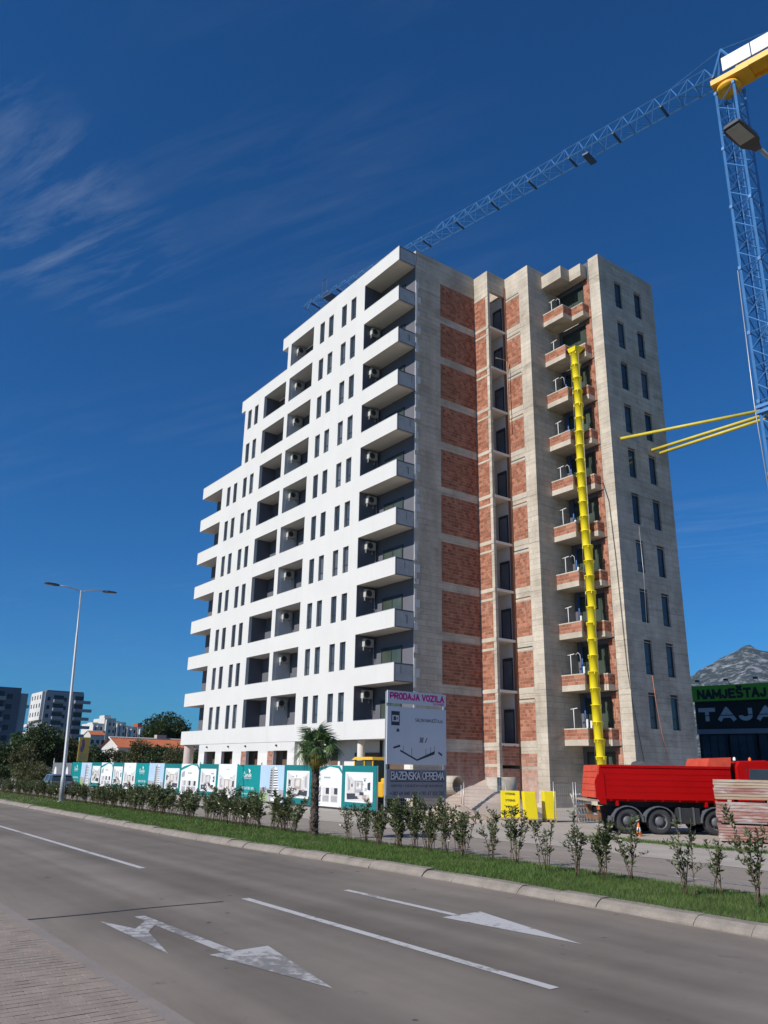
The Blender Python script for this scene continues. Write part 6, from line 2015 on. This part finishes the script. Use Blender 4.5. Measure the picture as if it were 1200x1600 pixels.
# far palm among them
fp = thing('palm_tree', (-150, 33.2, 0), 'distant palm before the dark tower on the left', 'palm', None, 0, local=True)
mb = MB(); mb.tube([(0, 0, 0), (.1, .05, 3.0), (.05, .05, 5.6)], [.25, .2, .16], 8); link('trunk', mb.mesh('trunk', M['palm_bark']), fp)
for i in range(22):
    el = -.5 + 1.9 * (i + .5) / 22; az = i * 2.399
    o = link('frond', gm[i % 6], fp, (0, 0, 5.7)); o.rotation_euler = (0, -el, az); o.scale = (1.9, 1.9, 1.9)

# ---------------------------------------------------------------- furniture shop on the right
SP = thing('furniture_shop', (-48.36, 75.0, 0), 'dark furniture shop with green sign band behind the truck', 'building', None, R(12), local=True)
mb = MB(); mb.box(.0, 26, .3, 16, 0, 10.3); mb.build('wall', M['shop_black'], SP)
mb = MB(); mb.box(-.15, 26.1, -.35, .29, 9.05, 10.59); gb = mb.build('sign_band', M['shop_green'], SP)
link('lettering', block_text('NAMJE\u0160TAJ', .98, 6.75, M['ink_black'], .25), gb, (.48, -.36, 9.24))
mb = MB(); mb.box(0, 26, 0.0, .29, 6.35, 9.04); tb = mb.build('fascia', M['shop_black'], SP)
link('lettering', block_text('TAJA', 1.32, 7.35, M['shop_silver'], .30), tb, (.3, -.02, 7.1))
mb = MB(); mb.box(.2, 9, -.04, -.021, 7.62, 7.70); mb.build('letter_gap', M['shop_black'], tb)
mb = MB(); mb.box(0, 26, -.12, .29, 5.88, 6.34); mb.build('ledge', M['shop_grey'], SP)
for i in range(9):
    x0 = .1 + i * 2.75
    for (a, b_) in ((x0 + .22, x0 + .95), (x0 + 1.03, x0 + 1.75), (x0 + 1.83, x0 + 2.52)):
        mb = MB(); mb.box(a, b_, .18, .24, 3.3, 5.78); wn = mb.build('window', M['glass'], SP)
        mb = MB(); mb.box(a, b_, .18, .24, .3, 3.2); mb.build('shop_pane', M['glass'], SP)
    mb = MB(); mb.box(x0 + 2.56, x0 + 2.82, -.02, .29, 0, 5.87); mb.build('pier', M['shop_black'], SP)
for xx in (.9, 3.75, 6.6):
    mb = MB(); mb.tube([(xx, .1, 10.6), (xx - .25, -.1, 11.1)], .03, 5); mb.box(xx - .5, xx - .15, -.4, -.05, 11.02, 11.2); mb.build('sign_lamp', M['ac_dark'], SP)

# ---------------------------------------------------------------- mountain
AZ = lambda px: YAW - math.atan((px - 600) / FPX / math.cos(0.0))
prof = [(300, 120), (500, 150), (700, 190), (850, 250), (950, 290), (1040, 330), (1080, 374), (1100, 400), (1125, 424), (1150, 446), (1158, 456), (1166, 466), (1173, 463), (1184, 447), (1200, 441), (1230, 425), (1280, 385), (1350, 370), (1450, 340), (1600, 290), (1800, 300), (2100, 160), (2600, 60)]
_pd = [fw + rt2 * ((p - 600) / FPX) - up2 * ((1020 - 800) / FPX) for p, _ in prof]
pa = np.array([math.atan2(-d_.x, d_.y) for d_ in _pd]); ph = np.array([h for _, h in prof], float)
od = np.argsort(pa); pa, ph = pa[od], ph[od]
mo = MB(); na, nr = 260, 46
az = np.linspace(pa[0], pa[-1], na)
for i, a in enumerate(az):
    hh = np.interp(a, pa, ph)
    for j in range(nr):
        r_ = 1900 + 2600 * j / (nr - 1)
        q_ = (r_ - 3250) / 1250
        base = math.exp(-abs(q_) ** 1.5 * 3.0)
        p = Vector((-math.sin(a) * r_, math.cos(a) * r_, 0))
        nz = mnoise.fractal(p * .0052, .9, 2.1, 5) * 30 + mnoise.fractal(p * .016, .9, 2.1, 4) * 22
        rg = 1 - abs(mnoise.noise(p * .0055 + Vector((3, 1, 0))))
        z = hh * 1.02 * base * (.84 + .16 * rg) + nz * base * (1 - .55 * base) - 6
        mo.v.append((p.x, p.y, z))
for i in range(na - 1):
    for j in range(nr - 1):
        a = i * nr + j; mo.f.append((a, a + nr, a + nr + 1, a + 1)); mo.m.append(0); mo.s.append(True)
mt, t, b = base_mat('mountain_rock')
f = pos_noise(t, .026, 10, .74, (1, 1, 2.2), .5)
c = ramp2(t, f, (0.026, 0.040, 0.036), (0.25, 0.25, 0.26), .50, .59)
c = mix_mul(t, c, pos_noise(t, .05, 6, .7), .6, 1.4)
t.links.new(c, b.inputs['Base Color']); b.inputs['Roughness'].default_value = .95
bump(t, b, pos_noise(t, .03, 8, .7), .9, 14)
tag(mo.build('mountain', mt), 'rocky grey mountain rising behind the furniture shop', 'mountain', kind='structure')
# ---------------------------------------------------------------- the air between here and the mountain
hz = MB(); hz.box(-4800, 4800, -4800, 4800, -1.1, 560)
hzm = bpy.data.materials.new('haze'); hzm.use_nodes = True
ht = hzm.node_tree
for n_ in list(ht.nodes): ht.nodes.remove(n_)
ho_ = ht.nodes.new('ShaderNodeOutputMaterial'); hv = ht.nodes.new('ShaderNodeVolumePrincipled')
hv.inputs['Color'].default_value = (0.50, 0.68, 1.0, 1)
hv.inputs['Density'].default_value = 0.000036
ht.links.new(hv.outputs[0], ho_.inputs['Volume'])
tag(hz.build('haze', hzm), 'thin blue haze in the air', 'haze', kind='stuff')
